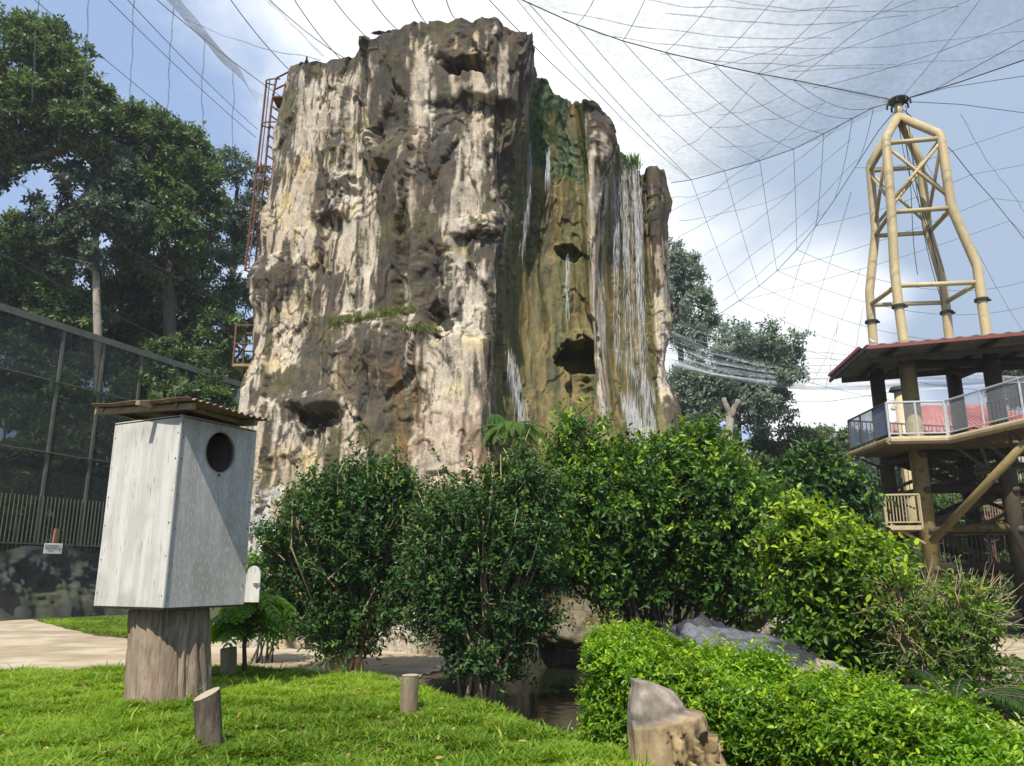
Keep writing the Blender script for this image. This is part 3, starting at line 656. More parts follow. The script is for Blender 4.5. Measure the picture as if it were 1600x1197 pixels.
def grass():
    rg = np.random.default_rng(11)
    gm = leafmat('grass_blade', (.07,.14,.008), (.20,.33,.028), (.42,.44,.08), trans=.4, rough=.5, spec=.25)
    def blades(name, n, bounds, poly, lab, near=True, size=1.0, seed=1):
        rg = np.random.default_rng(seed); x = rg.uniform(bounds[0], bounds[1], n)
        if near:  # denser close to the photographer
            y = bounds[2] + (bounds[3]-bounds[2])*rg.random(n)**1.35
        else: y = rg.uniform(bounds[2], bounds[3], n)
        k = inpoly(x, y, poly) & (np.abs(x) < .72*y+.8) ; x, y = x[k], y[k]; n = len(x)
        P = np.stack([x, y, gh(x, y)+.005], 1)
        pat = fbm(P*np.array([2.2,2.2,1]), 3, 221); pat2 = fbm(P*np.array([.8,.8,1]), 2, 222); tall = fbm(P*np.array([4,4,1]), 2, 223)
        k = rg.random(n) < .35+1.3*sst(.30,.5,pat+(tall-.5)*.3); P = P[k]; n = len(P); pat = pat[k]; pat2 = pat2[k]; tall = tall[k]
        a = rg.random(n)*2*math.pi; lean = .35+.75*rg.random(n)
        D = np.stack([np.cos(a)*lean, np.sin(a)*lean, np.ones(n)], 1); D /= np.linalg.norm(D, axis=1)[:,None]
        H = (.034+.036*rg.random(n))*(.6+.9*sst(.35,.65,tall))*size; long = rg.random(n) < .02; H = np.where(long, H*1.9, H)
        W = (.006+.008*rg.random(n))*size; S = np.cross(D, [0,0,1.0]); S /= np.linalg.norm(S, axis=1)[:,None]
        mid_ = P + D*H[:,None]*.55; out = np.stack([np.cos(a), np.sin(a), -.15+0*a], 1); tip = mid_ + (D*.45+out*.45)*H[:,None]
        V = np.stack([P-S*W[:,None]*.5, P+S*W[:,None]*.5, mid_+S*W[:,None]*.55, mid_-S*W[:,None]*.55, tip], 1)
        b = (np.arange(n)*5)[:,None]; T = np.zeros((n,5,4)); tone = np.clip(.15+.9*sst(.3,.7,pat2)+rg.normal(size=n)*.22, 0, 1); dry = np.clip((rg.random(n) < .05)*.8 + sst(.60,.72,pat)*.35*rg.random(n)+.25*sst(.5,.7,pat2)*rg.random(n), 0, 1)
        T[:,:,0] = tone[:,None]*np.array([.6,.6,1,1,1.1]); T[:,:,1] = dry[:,None]
        mb = MB(); mb.add(V.reshape(-1,3), b+np.array([0,1,2,3]), T.reshape(-1,4)); mb.V.append(np.zeros((0,3))); mb.A.append(np.zeros((0,4))); mb.F.append(b+np.array([3,2,4]))
        o = mb.build(name, gm, None, attr=True); tag(o, lab, 'grass', kind='stuff')
    blades('grass', 400000, (-7.5, 1.6, 3.9, 9.6), LAWN, 'bright green turf grass covering the near mound round the log post', seed=21)
    p1 = [tuple(gp(a,b)[:2]) for a, b in [(50,969),(95,980),(150,992),(215,1001),(330,1002),(440,1004),(440,985),(330,975),(200,968)]]
    blades('grass', 60000, (min(p[0] for p in p1), max(p[0] for p in p1), min(p[1] for p in p1), max(p[1] for p in p1)), p1, 'strip of short grass between the pale path and the shade cloth', near=False, size=1.7, seed=22)
    p2 = [tuple(gp(a,b)[:2]) for a, b in [(1470,1062),(1560,1060),(1900,1064),(1900,1130),(1600,1100),(1520,1100)]]
    blades('grass', 60000, (min(p[0] for p in p2), 9, min(p[1] for p in p2), max(p[1] for p in p2)), p2, 'patch of mown grass beside the platform tower at the right edge', near=False, size=1.2, seed=23)
def litter():
    rg = np.random.default_rng(88); n = 260; x = rg.uniform(-5,1,n); y = rg.uniform(4.6,9,n); k = inpoly(x,y,LAWN); x,y = x[k],y[k]; n = len(x)
    P = np.stack([x,y,gh(x,y)+.045],1); m = MB(); A = rdir(rg,n); A[:,2] *= .25; leaf_mesh(m, P, A, np.array([0,0,1.])+rg.normal(size=(n,3))*.4, .035+.04*rg.random(n), .022, np.stack([rg.random(n), (rg.random(n) < .4)*1.], 1))
    o = m.build('fallen_leaves', leafmat('dry_leaf', (.16,.09,.04), (.30,.20,.09), (.42,.34,.10), trans=.15), None, attr=True); tag(o, 'scattered dry fallen leaves lying on the near lawn', 'leaves', kind='stuff')
terrain(); grass(); litter()
# ------------------------------------------------------------------ nest box and log post
def woodmat(name, c1, c2, c3, sc=6, rough=.75, st=(1,1,.12), bump=.3, thr=(.4,.6), speck=None):
    m, N, L, B = mat_new(name)
    tc = N.new('ShaderNodeTexCoord'); mp = N.new('ShaderNodeMapping'); mp.inputs['Scale'].default_value = st; L.new(tc.outputs['Object'], mp.inputs['Vector'])
    n1 = N.new('ShaderNodeTexNoise'); n1.inputs['Scale'].default_value = sc; n1.inputs['Detail'].default_value = 8; n1.inputs['Roughness'].default_value = .7; L.new(mp.outputs[0], n1.inputs['Vector'])
    n2 = N.new('ShaderNodeTexNoise'); n2.inputs['Scale'].default_value = sc*7; n2.inputs['Detail'].default_value = 6; L.new(mp.outputs[0], n2.inputs['Vector'])
    n3 = N.new('ShaderNodeTexNoise'); n3.inputs['Scale'].default_value = 2.2; n3.inputs['Detail'].default_value = 4; L.new(tc.outputs['Object'], n3.inputs['Vector'])
    def mr(o, a, b, lo=0, hi=1):
        r = N.new('ShaderNodeMapRange'); r.interpolation_type = 'SMOOTHSTEP'; L.new(o, r.inputs[0]); r.inputs[1].default_value = a; r.inputs[2].default_value = b; r.inputs[3].default_value = lo; r.inputs[4].default_value = hi; return r.outputs[0]
    def mix(f, a, b):
        x = N.new('ShaderNodeMix'); x.data_type = 'RGBA'; L.new(f, x.inputs[0])
        for i, q in ((6,a),(7,b)):
            if isinstance(q, tuple): x.inputs[i].default_value = rgb(q)
            else: L.new(q, x.inputs[i])
        return x.outputs[2]
    col = mix(mr(n1.outputs[0], *thr), c1, c2)
    col = mix(mr(n3.outputs[0], .45, .7, 0, .55), col, c3)
    col = mix(mr(n2.outputs[0], .58, .72, 0, .55 if speck is None else .0), col, (c3[0]*.45, c3[1]*.42, c3[2]*.4))
    if speck is not None:
        ms = N.new('ShaderNodeMapping'); ms.inputs['Scale'].default_value = (1,1,.22); L.new(tc.outputs['Object'], ms.inputs['Vector'])
        n4 = N.new('ShaderNodeTexNoise'); n4.inputs['Scale'].default_value = 90; n4.inputs['Detail'].default_value = 3; L.new(ms.outputs[0], n4.inputs['Vector'])
        col = mix(mr(n4.outputs[0], .54, .66, 0, .5), col, speck)
    L.new(col, B.inputs['Base Color']); B.inputs['Roughness'].default_value = rough; B.inputs['Specular IOR Level'].default_value = .25
    bp = N.new('ShaderNodeBump'); bp.inputs['Strength'].default_value = bump; bp.inputs['Distance'].default_value = .006; L.new(n2.outputs[0], bp.inputs['Height']); L.new(bp.outputs[0], B.inputs['Normal'])
    return m
def log_mesh(mb, base, top, r0, r1, n=48, rows=26, bark=.06, seed=0, flare=.0, cut=0.0):
    base = Vector(base); top = Vector(top); a = np.arange(n)*2*math.pi/n; rng = []
    ax = (top-base).normalized(); R = np.array(Vector((0,0,1)).rotation_difference(ax).to_matrix())
    L_ = (top-base).length
    for i in range(rows):
        t = i/(rows-1); r = r0*(1-t)+r1*t + flare*(1-t)**4
        q = np.stack([np.cos(a)*2+seed*3, np.sin(a)*2, np.full(n, t*1.2)], 1)
        rr = r*(1 + (fbm(q, 3, 300+seed)-.5)*bark*3.2 - bark*1.4*sst(.12,.0,np.abs(fbm(q*np.array([4,4,.7]), 3, 310+seed)-.5)) + (fbm(q*np.array([9,9,2]),2,320+seed)-.5)*bark)
        z = np.full(n, t*L_) + (np.cos(a-.8)*cut*r*t**6)
        P = np.stack([np.cos(a)*rr, np.sin(a)*rr, z], 1) @ R.T + np.array(base); rng.append(P)
    G = np.stack(rng); mb.grid(G, closed=True)
    last = G[-1]; c = last.mean(0); rings = [last]
    for f in (.94,.7,.4,.1): rings.append(last*f + c*(1-f) + np.array([0,0,.004*(f < .9)]))
    mb.grid(np.stack(rings), closed=True)
def nest_box():
    N_ = at(255,950,6.55); X0, Y0, Z0 = N_.x, N_.y, N_.z
    d1 = Vector((-.80,.41,0)).normalized(); d2 = Vector((.41,.80,0)).normalized()      # left side and front side directions
    # side lengths measured on the photograph
    def along(d, px):    # distance along d until the ray column px
        k = (px-800)/FPX
        # solve (X0+d.x*s)/(depth)=k
        dep0 = Y0*CP+(Z0-EYE)*SP; return (k*dep0-X0)/(d.x-k*d.y*CP)
    s1 = along(d1, 146); s2 = along(d2, 380); H = at(283,648,6.55).z - Z0
    root = empty('nest_box', (X0, Y0, Z0), 'big grey wooden nest box with a round entrance and rusty corrugated roof', 'nest box')
    t = .018
    W1 = woodmat('plywood_pale', (.54,.52,.48), (.44,.42,.38), (.30,.265,.22), sc=9)
    W2 = woodmat('plywood_grey', (.44,.42,.385), (.35,.335,.31), (.28,.25,.21), sc=9, speck=(.62,.61,.59))
    W3 = woodmat('plywood_shade_black', (.03,.025,.02), (.02,.018,.015), (.02,.015,.01), sc=9)  # near-black colour carries the darkness inside the box
    def pt(a, b, z): return Vector((X0,Y0,Z0)) + d1*a + d2*b + Vector((0,0,z))
    def panel(name, a0, b0, a1, b1, z0, z1, mat, th=t, inward=None):
        A = pt(a0,b0,z0); B = pt(a1,b1,z0); mb = MB(); c = (A+B)/2+Vector((0,0,(z1-z0)/2)); u = (B-A).normalized(); nrm = Vector((u.y,-u.x,0))
        R = np.array([[u[i], nrm[i], (0,0,1)[i]] for i in range(3)]); mb.box(c, ((B-A).length, th, z1-z0), R, .003); return mb.build(name, mat, root)
    panel('side_panel', -.004, t/2, s1, t/2, 0, H, W1)               # pale side facing left
    # front panel with the oval entrance
    zc = at(334,703,6.8).z-Z0; bc = s2*.52; rr = .160; rz = .178; mb = MB(); n = 64
    a = np.arange(n)*2*math.pi/n; el = np.stack([bc+np.cos(a)*rr, zc+np.sin(a)*rz], 1)
    b0, b1 = t+.004, s2+.004
    hw = (b1-b0)/2; cb = (b0+b1)/2
    outer = []
    for q in a:
        cx, sz = math.cos(q), math.sin(q); k = min(((b1-bc) if cx > 0 else (bc-b0))/max(abs(cx),1e-6), ((H-zc) if sz > 0 else zc)/max(abs(sz),1e-6)); outer.append((bc+cx*k, zc+sz*k))
    # snap the nearest samples to the corners
    outer = np.array(outer)
    for cnr in ((b0,0),(b1,0),(b0,H),(b1,H)): i = int(np.argmin(((outer-np.array(cnr))**2).sum(1))); outer[i] = cnr
    def P3(ar, off): return np.array([tuple(pt(off, q[0], q[1])) for q in ar])
    mb.grid(np.stack([P3(outer, 0), P3(el*.5+outer*.5, 0), P3(el, 0), P3(el, t), P3(outer, t), P3(outer, 0)]), closed=True)
    fp = mb.build('front_panel', W2, root)
    # worn rim round the entrance, bolt under it
    e2 = np.stack([bc+np.cos(a)*(rr+.012), zc+np.sin(a)*(rz+.012)], 1); mb = MB(); mb.grid(np.stack([P3(e2, -.003), P3(el, -.004), P3(el, t*.5)]), closed=True)
    mb.build('entrance_rim', woodmat('worn_rim', (.30,.22,.14), (.40,.34,.27), (.2,.15,.1), sc=20), fp)
    mb = MB(); p = pt(-.004, bc, zc-.20); mb.tube([p, p-d1*.012], .011, 8); mb.tube([p-d1*.012-Vector((0,0,.0)), p-d1*.014-Vector((0,0,.022))], .005, 6); mb.build('bolt', mottled('bolt_steel', (.10,.09,.08), (.2,.18,.16), 30, metal=.6, rough=.5), fp)
    panel('back_panel', s1-t/2, t, s1-t/2, s2-t, 0, H, W3); panel('side_panel', t, s2-t/2+.002, s1-t, s2-t/2+.002, 0, H, W1)
    mb = MB(); fl = [pt(-.012,-.012,-.016), pt(s1+.01,-.012,-.016), pt(s1+.01,s2+.012,-.016), pt(-.012,s2+.012,-.016)]
    V = [tuple(q) for q in fl]+[tuple(q+Vector((0,0,.014))) for q in fl]; mb.add(V, [(0,1,2,3),(4,7,6,5),(0,4,5,1),(1,5,6,2),(2,6,7,3),(3,7,4,0)]); mb.build('floor_board', W3, root)
    mb = MB(); tz = H-.02; fl = [pt(.0,.0,tz), pt(s1,.0,tz), pt(s1,s2,tz), pt(0,s2,tz)]; V = [tuple(q) for q in fl]+[tuple(q+Vector((0,0,.012))) for q in fl]; mb.add(V, [(0,1,2,3),(4,7,6,5),(0,4,5,1),(1,5,6,2),(2,6,7,3),(3,7,4,0)]); mb.build('light_stop_board', W3, root)  # unseen lid, added to keep daylight out of the box
    # nails along the edges
    mb = MB(); rg = random.Random(4)
    for z in np.linspace(.12, H-.15, 6):
        for (aa, bb, dd) in ((.03,-.001,-d2),(s1-.03,-.001,-d2),(-.001,.035,-d1),(-.001,s2-.025,-d1)):
            p = pt(aa, bb, z+rg.uniform(-.05,.05)); mb.tube([p, p+dd*.004], rg.uniform(.004,.007), 6)
    mb.build('nail', mottled('nail_rust', (.05,.035,.03), (.10,.06,.04), 30), root)['kind'] = 'stuff'
    # corner battens
    mb = MB(); mb.bar(pt(-.006,-.006,0), pt(-.006,-.006,H), .014, .014, up=d1); mb.build('corner_batten', W2, root)
    # roof: corrugated sheet on two bearers, tilted down to the right
    ov = .0
    z1 = H+.03
    cN = at(297,622,6.28); cL = at(141,633,7.02); cR = at(424,657,7.10)
    uL = cL-cN; uR = cR-cN; n = 120; G = np.zeros((12, n, 3)); G2 = np.zeros((12, n, 3)); up = uR.cross(uL).normalized()
    if up.z < 0: up = -up
    for i in range(12):
        for j in range(n):
            s = j/(n-1); q = cN + uR*s + uL*(i/11*1.0) + up*(.011*math.cos(s*math.pi*2*13) + .006*math.sin(i*1.3+s*7)); G[i,j] = q; G2[i,j] = q - up*.004
    mb = MB(); mb.grid(G); mb.grid(G2[::-1]); 
    mb.grid(np.stack([G[0], G2[0]])); mb.grid(np.stack([G2[-1], G[-1]])); mb.grid(np.stack([G[:,0], G2[:,0]])[:, ::-1]); mb.grid(np.stack([G[:,-1], G2[:,-1]]))
    mb.build('roof_sheet', mottled('rusty_sheet', (.20,.115,.085), (.28,.19,.15), 5, rough=.8, c3=(.12,.09,.075), bump=.2), root, smooth=True)
    W4 = woodmat('bearer_wood', (.22,.16,.10), (.30,.23,.16), (.15,.11,.07), sc=8, st=(.3,1,1))
    for f in (.10,.86):
        mb = MB(); p = cN+uR*f-up*.045; mb.bar(p - uL*.0 + (uL*(.04)), p+uL*1.02, .04, .05, up=up); mb.build('roof_bearer', W4, root)
    for f in (.18,.93):
        mb = MB(); p = cN+uL*f-up*.035; mb.bar(p+uR*.06, p+uR*.93, .045, .035, up=up); mb.build('roof_bearer', W4, root)
    mb = MB(); p = cN+uL*.40-up*.03; mb.bar(p-d2*.09, p+d2*.25, .05, .04, up=up); mb.build('roof_bearer', W4, root)
    # little door on the far side, standing out past the front panel
    c = pt(0, s2+.004, at(390,915,7.3).z-Z0); dn = (d2*.35+(-d1)*.94).normalized()
    zb = at(390,941,7.3).z; zt = at(390,884,7.3).z; wd = .135; mb = MB(); pr = []
    for q in [(0,0),(1,0),(1,.72)] + [(.5+.5*math.cos(k), .72+.28*math.sin(k)) for k in np.linspace(.25,math.pi-.25,9)] + [(0,.72)]: pr.append(q)
    A0 = pt(.0, s2+.008, 0); A0.z = 0; fr = [A0 + dn*(q[0]*wd) + Vector((0,0,zb+(zt-zb)*q[1])) for q in pr]; th = Vector((-dn.y, dn.x, 0))*.016
    nf = len(fr); V = [tuple(q) for q in fr]+[tuple(q+th) for q in fr]; cf = sum(fr, Vector())/nf
    V += [tuple(cf), tuple(cf+th)]; T3 = [(i, (i+1)%nf, 2*nf) for i in range(nf)]+[((i+1)%nf+nf, i+nf, 2*nf+1) for i in range(nf)]; mb.add(V, T3); mb.add(V, [(i, i+nf, (i+1)%nf+nf, (i+1)%nf) for i in range(nf)])
    dr = mb.build('hatch_door', W1, root)
    mb = MB(); p = A0+dn*wd*.8; p.z = (zb+zt)/2; o = Vector((dn.y,-dn.x,0)); o = o if o.y < 0 else -o
    mb.tube([p+o*.012-dn*.03, p+o*.02, p+o*.012+dn*.03], .006, 6); mb.tube([p+o*.01, p+o*.03], .008, 6); mb.build('latch', bpy.data.materials['bolt_steel'], dr)
    # log post
    lb = gp(258,1095,.38); c0 = pt(s1*.5, s2*.5, 0); by = 7.0; b = at(257,1096,by); b.z = gz(b.x,b.y)-.08
    tp = Vector((c0.x+.02, c0.y-.02, Z0-.014)); mb = MB(); log_mesh(mb, (b.x+.02, by+.05, b.z), tp, .345, .322, n=140, rows=46, bark=.06, seed=3, flare=.0)
    o = mb.build('log_post', woodmat('weathered_log', (.27,.205,.145), (.16,.12,.085), (.13,.095,.065), sc=9, st=(1,1,.08), bump=1.6, thr=(.45,.6)), None, smooth=True)
    tag(rebase(o), 'thick grey-brown tree trunk post standing in the grass under the wooden nest box', 'log post')
def posts():
    pm = woodmat('post_wood', (.24,.19,.12), (.17,.135,.085), (.12,.12,.05), sc=9, st=(1,1,.2), bump=.6)
    pd = woodmat('post_bark', (.06,.048,.034), (.12,.095,.065), (.045,.04,.027), sc=14, st=(1,1,.3), bump=.9)
    pt_ = woodmat('post_cut', (.40,.33,.23), (.33,.27,.19), (.25,.19,.12), sc=10, st=(1,1,1), bump=.3)
    for (bx, by, tx, ty, Y, r, m, lab) in [(329,1168,323,1086,5.15,.082,pd,'dark barky log stake with a slanted sawn top, nearest stake in the grass'),
            (638,1120,641,1056,6.4,.068,pm,'pale round wooden stake at the grass edge in front of the middle shrubs'),
            (357,1066,357,1013,8.6,.085,pm,'mossy wooden stake at the grass edge behind the nest box post, beside the drooping plant')]:
        b = at(bx, by, Y); tp = at(tx, ty, Y); b.z = gz(b.x, b.y)-.05
        root = empty('wooden_stake', b, lab, 'wooden stake', 'wooden stakes along the lawn edge')
        mb = MB(); log_mesh(mb, b, tp, r, r*.98, n=40, rows=20, bark=.03, seed=int(bx)%7, cut=.35 if m is pd else .05); mb.build('stake_shaft', m, root, smooth=True)
        ax = (tp-b).normalized(); n = 36; a = np.arange(n)*2*math.pi/n; rings = []
        R = np.array(Vector((0,0,1)).rotation_difference(ax).to_matrix())
        for f in (.93,.6,.3,.02): rings.append(np.stack([np.cos(a)*r*f, np.sin(a)*r*f, np.full(n,.006)+np.cos(a-.8)*r*f*(.35 if m is pd else .05)], 1)@R.T+np.array(tp))
        mb = MB(); mb.grid(np.stack(rings), closed=True); mb.build('cut_end', pt_, root)
def rock_blob(name, c, r, lab, mat, seed, cat='boulder', n=90, flat=.25, group=None, rough=.3, shape=None, cols=None, rot=0):
    a = np.arange(n)*2*math.pi/n; ph = np.linspace(.02, math.pi-.02, n//2); A, Pp = np.meshgrid(a, ph)
    U = np.stack([np.sin(Pp)*np.cos(A), np.sin(Pp)*np.sin(A), np.cos(Pp)], -1).reshape(-1,3)
    h, e = facets(U*1.5+seed, 400+seed, 1.2); q = 1+(h-.6)*rough*.45+(fbm(U*1.6+seed, 4, 410+seed)-.5)*rough*1.7 + (fbm(U*9+seed, 3, 415+seed)-.5)*rough*.35
    V = U*q[:,None]*np.array(r)
    if shape is not None: V = shape(V)
    V[:,2] = np.where(V[:,2] < -r[2]*flat, -r[2]*flat+(V[:,2]+r[2]*flat)*.3, V[:,2])
    cs, sn = math.cos(rot), math.sin(rot); V = np.stack([V[:,0]*cs-V[:,1]*sn, V[:,0]*sn+V[:,1]*cs, V[:,2]], 1)
    V += np.array(c); mb = MB()
    C = cols(V, U) if cols is not None else np.full((len(V),3), .2)
    mb.grid(V.reshape(n//2, n, 3), closed=True, A=np.concatenate([C, np.full((len(V),1), .6)], 1))
    o = mb.build(name, mat, None, smooth=True, attr=True); tag(rebase(o), lab, cat, group); return o
def boulders():
    m = attrmat('boulder_stone', rough=.6, bump=1.0, scale=9, amt=.6, wetA=True, spec=.6)
    def c1(V, U):
        n1 = fbm(V*2, 4, 421); k = sst(.42,.6,n1)[:,None]; C = np.array([.022,.023,.026])*(1-k)+np.array([.10,.103,.112])*k
        k = (sst(.1,-.5,U[:,2]+ (n1-.5))*.7)[:,None]; return C*(1-k)+np.array([.13,.095,.07])*k
    def c2(V, U):
        n1 = fbm(V*3, 4, 422); k = sst(.42,.6,n1)[:,None]; return np.array([.30,.25,.19])*(1-k)+np.array([.20,.16,.12])*k
    p = at(1205,1040,9.3); rock_blob('boulder', (p.x-.05, 9.6, .20), (1.15,.75,.75), 'large dark wet boulder with a blue-grey sloping top beside the pool', m, 5, n=150, cols=c1, rot=-.5, rough=.22,
        shape=lambda V: np.stack([V[:,0], V[:,1], V[:,2]*(1-.32*V[:,0])], 1))
    p = at(1292,1075,8.6); rock_blob('boulder', (p.x, 8.7, .25), (.42,.40,.42), 'small brown boulder touching the lower end of the dark boulder', m, 9, n=90, cols=c2)
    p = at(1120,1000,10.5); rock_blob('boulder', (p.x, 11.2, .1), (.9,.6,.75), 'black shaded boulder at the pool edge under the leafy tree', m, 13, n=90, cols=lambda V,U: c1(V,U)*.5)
    p = at(1290,985,12.5); rock_blob('boulder', (p.x, 12.8, .25), (1.3,.8,.9), 'pale tan boulder half hidden behind the yellow-leaved shrub', m, 15, n=90, cols=lambda V,U: c2(V,U)*1.6)
    for px_, py_, Y, r, s in [(1538,1150,5.6,(.34,.16,.10),21),(1588,1150,5.9,(.16,.12,.10),23),(1500,1075,10,(.5,.2,.14),25),(1593,1060,11,(.5,.12,.10),26)]:
        p = at(px_, py_, Y); rock_blob('boulder', (p.x, Y, p.z-r[2]*.3), r, {21:'long flat tan stone at the right end of the hedge',23:'rounded tan stone at the right edge of the picture beyond the hedge',25:'low tan stone behind the arching cycad leaves',26:'long pale stone on the path by the tower foot'}[s], m, s, n=60, cols=c2, cat='stone', rot=-.4)
    # rocks under the waterfalls at the foot of the cliff
    for px_, py_, Y, r, s, lab in [(905,965,18.0,(.9,.6,.7),31,'wet ochre rock in the pool at the foot of the cliff'),(1075,690,22.2,(.55,.5,.5),33,None)]:
        if lab: p = at(px_, py_, Y); rock_blob('boulder', (p.x, Y, p.z-.3), r, lab, m, s, n=80, cols=lambda V,U: np.array([.10,.075,.03])*(.6+.8*fbm(V*3,3,9))[:,None])
def stump():
    Y = 4.55
    b = at(1056,1230,Y); bz = -.1; c = at(1056,1120,Y)
    n, rows = 120, 110; a = np.arange(n)*2*math.pi/n
    z0, z1 = bz, at(1040,1076,Y).z; prof_z = [at(0,p,Y).z for p in (1240,1197,1165,1136,1130,1112,1086,1074)]
    r_ = [.255,.24,.222,.212,.165,.16,.12,.085]
    cx_ = [at(p,1100,Y).x for p in (1062,1062,1058,1054,1040,1038,1030,1024)]
    G = []; C = []
    zs = np.linspace(z0, z1, rows)
    for z in zs:
        zz = z + 0*a
        # stepped top: the ledge runs down to the left
        sh = z + .10*np.cos(a-.25)*-1*0 + (np.cos(a)*-.055)*sst(prof_z[1], prof_z[3], z)
        r = np.interp(sh, prof_z, r_); cx = np.interp(sh, prof_z, cx_)
        q = np.stack([np.cos(a)*1.5, np.sin(a)*1.5, zz*1.2], 1)
        r = r*(1+(fbm(q*np.array([1,1,.8]), 3, 431)-.5)*.30+(fbm(q*np.array([4,4,6]),4,432)-.5)*.10)
        # crumbled rotten side at the lower right
        rot = sst(.1,.6,np.cos(a+.55))*sst(prof_z[3]+.03, prof_z[2]-.05, z); h, e = facets(q*np.array([5,5,6]), 433, 1.0)
        r = r*(1+rot*((h-.6)*.32-.05))
        G.append(np.stack([cx+np.cos(a)*r, Y+.28+np.sin(a)*r*1.0, zz], 1))
        k = rot[:,None]; hh = (h > .55)[:,None]*1.0; n1 = fbm(np.stack([np.cos(a)*r*16, np.sin(a)*r*16, zz*(14 if z > prof_z[4]-.02 else 6)], 1), 5, 434)[:,None]
        up_ = sst(prof_z[3], prof_z[4], sh)[:,None]
        C0 = np.array([.29,.21,.115])*(.3+1.3*n1); C1 = np.array([.21,.175,.14])*(.0+2.0*n1); base = C0*(1-up_)+C1*up_
        C.append(base*(1-k)+(np.array([.34,.25,.12])*hh+np.array([.12,.08,.04])*(1-hh))*k)
    G = np.stack(G); G[:,:,2] -= (G[:,:,0]-G[-1,:,0].mean()+.04)*.30*sst(prof_z[4]-.03, z1, G[:,:,2]); last = G[-1]; cc = last.mean(0)
    for f in (.8,.4,.05): G = np.concatenate([G, (last*f+cc*(1-f)+np.array([0,0,.015*(1-f)]))[None]]); C.append(C[-1])
    C = np.stack(C).reshape(-1,3); mb = MB(); mb.grid(G, closed=True, A=np.concatenate([C, np.zeros((len(C),1))], 1))
    o = mb.build('tree_stump', attrmat('stump_wood', rough=.9, bump=.8, scale=12, amt=.35, stretch=(1,1,.4)), None, smooth=True, attr=True)
    tag(rebase(o), 'tan tree stump with stepped top and crumbling side in front of the hedge', 'tree stump')
nest_box(); posts(); boulders(); stump()
# ------------------------------------------------------------------ steel and structures
M_PIPE = mottled('cream_pipe_paint', (.50,.40,.22), (.44,.35,.19), 2.2, rough=.55, bump=.06, c3=(.42,.33,.18), s3=5, spec=.4)
M_OLIVE = mottled('olive_pipe_paint', (.26,.20,.08), (.21,.16,.06), 2.2, rough=.6, bump=.08, c3=(.12,.09,.045), s3=5)
M_SHADED = mottled('shade_painted_brown', (.085,.068,.042), (.06,.048,.032), 3, rough=.7)  # brown paint with the shade under deck and walkway mixed in
M_DARKS = mottled('dark_steel', (.060,.050,.036), (.09,.072,.05), 4, rough=.7, bump=.1)
M_RUST = mottled('rust_steel', (.10,.045,.03), (.17,.085,.055), 9, rough=.85, bump=.3)
M_GALV = mottled('galvanised', (.55,.55,.54), (.45,.46,.46), 6, rough=.45, metal=.3, bump=.05)
M_RAILC = mottled('cream_rail', (.42,.34,.20), (.36,.29,.17), 5, rough=.6, bump=.05)
M_BLACK = mottled('black_rubber', (.02,.02,.02), (.03,.03,.03), 8, rough=.7, bump=.1)
def netmat(name, col, alpha, scale=60, var=.4, rough=.8):
    """fine mesh: woven strands let most light through"""
    m, N, L, B = mat_new(name); B.inputs['Base Color'].default_value = rgb(col); B.inputs['Roughness'].default_value = rough; B.inputs['Specular IOR Level'].default_value = .2
    tc = N.new('ShaderNodeTexCoord'); no = N.new('ShaderNodeTexNoise'); no.inputs['Scale'].default_value = .8; no.inputs['Detail'].default_value = 5; L.new(tc.outputs['Object'], no.inputs['Vector'])
    wv = N.new('ShaderNodeTexNoise'); wv.inputs['Scale'].default_value = scale; wv.inputs['Detail'].default_value = 1; L.new(tc.outputs['Object'], wv.inputs['Vector'])
    ad = N.new('ShaderNodeMath'); ad.operation = 'ADD'; L.new(no.outputs[0], ad.inputs[0]); L.new(wv.outputs[0], ad.inputs[1])
    r = N.new('ShaderNodeMapRange'); L.new(ad.outputs[0], r.inputs[0]); r.inputs[1].default_value = .6; r.inputs[2].default_value = 1.4; r.inputs[3].default_value = alpha*(1-var); r.inputs[4].default_value = alpha*(1+var)
    L.new(r.outputs[0], B.inputs['Alpha']); return m
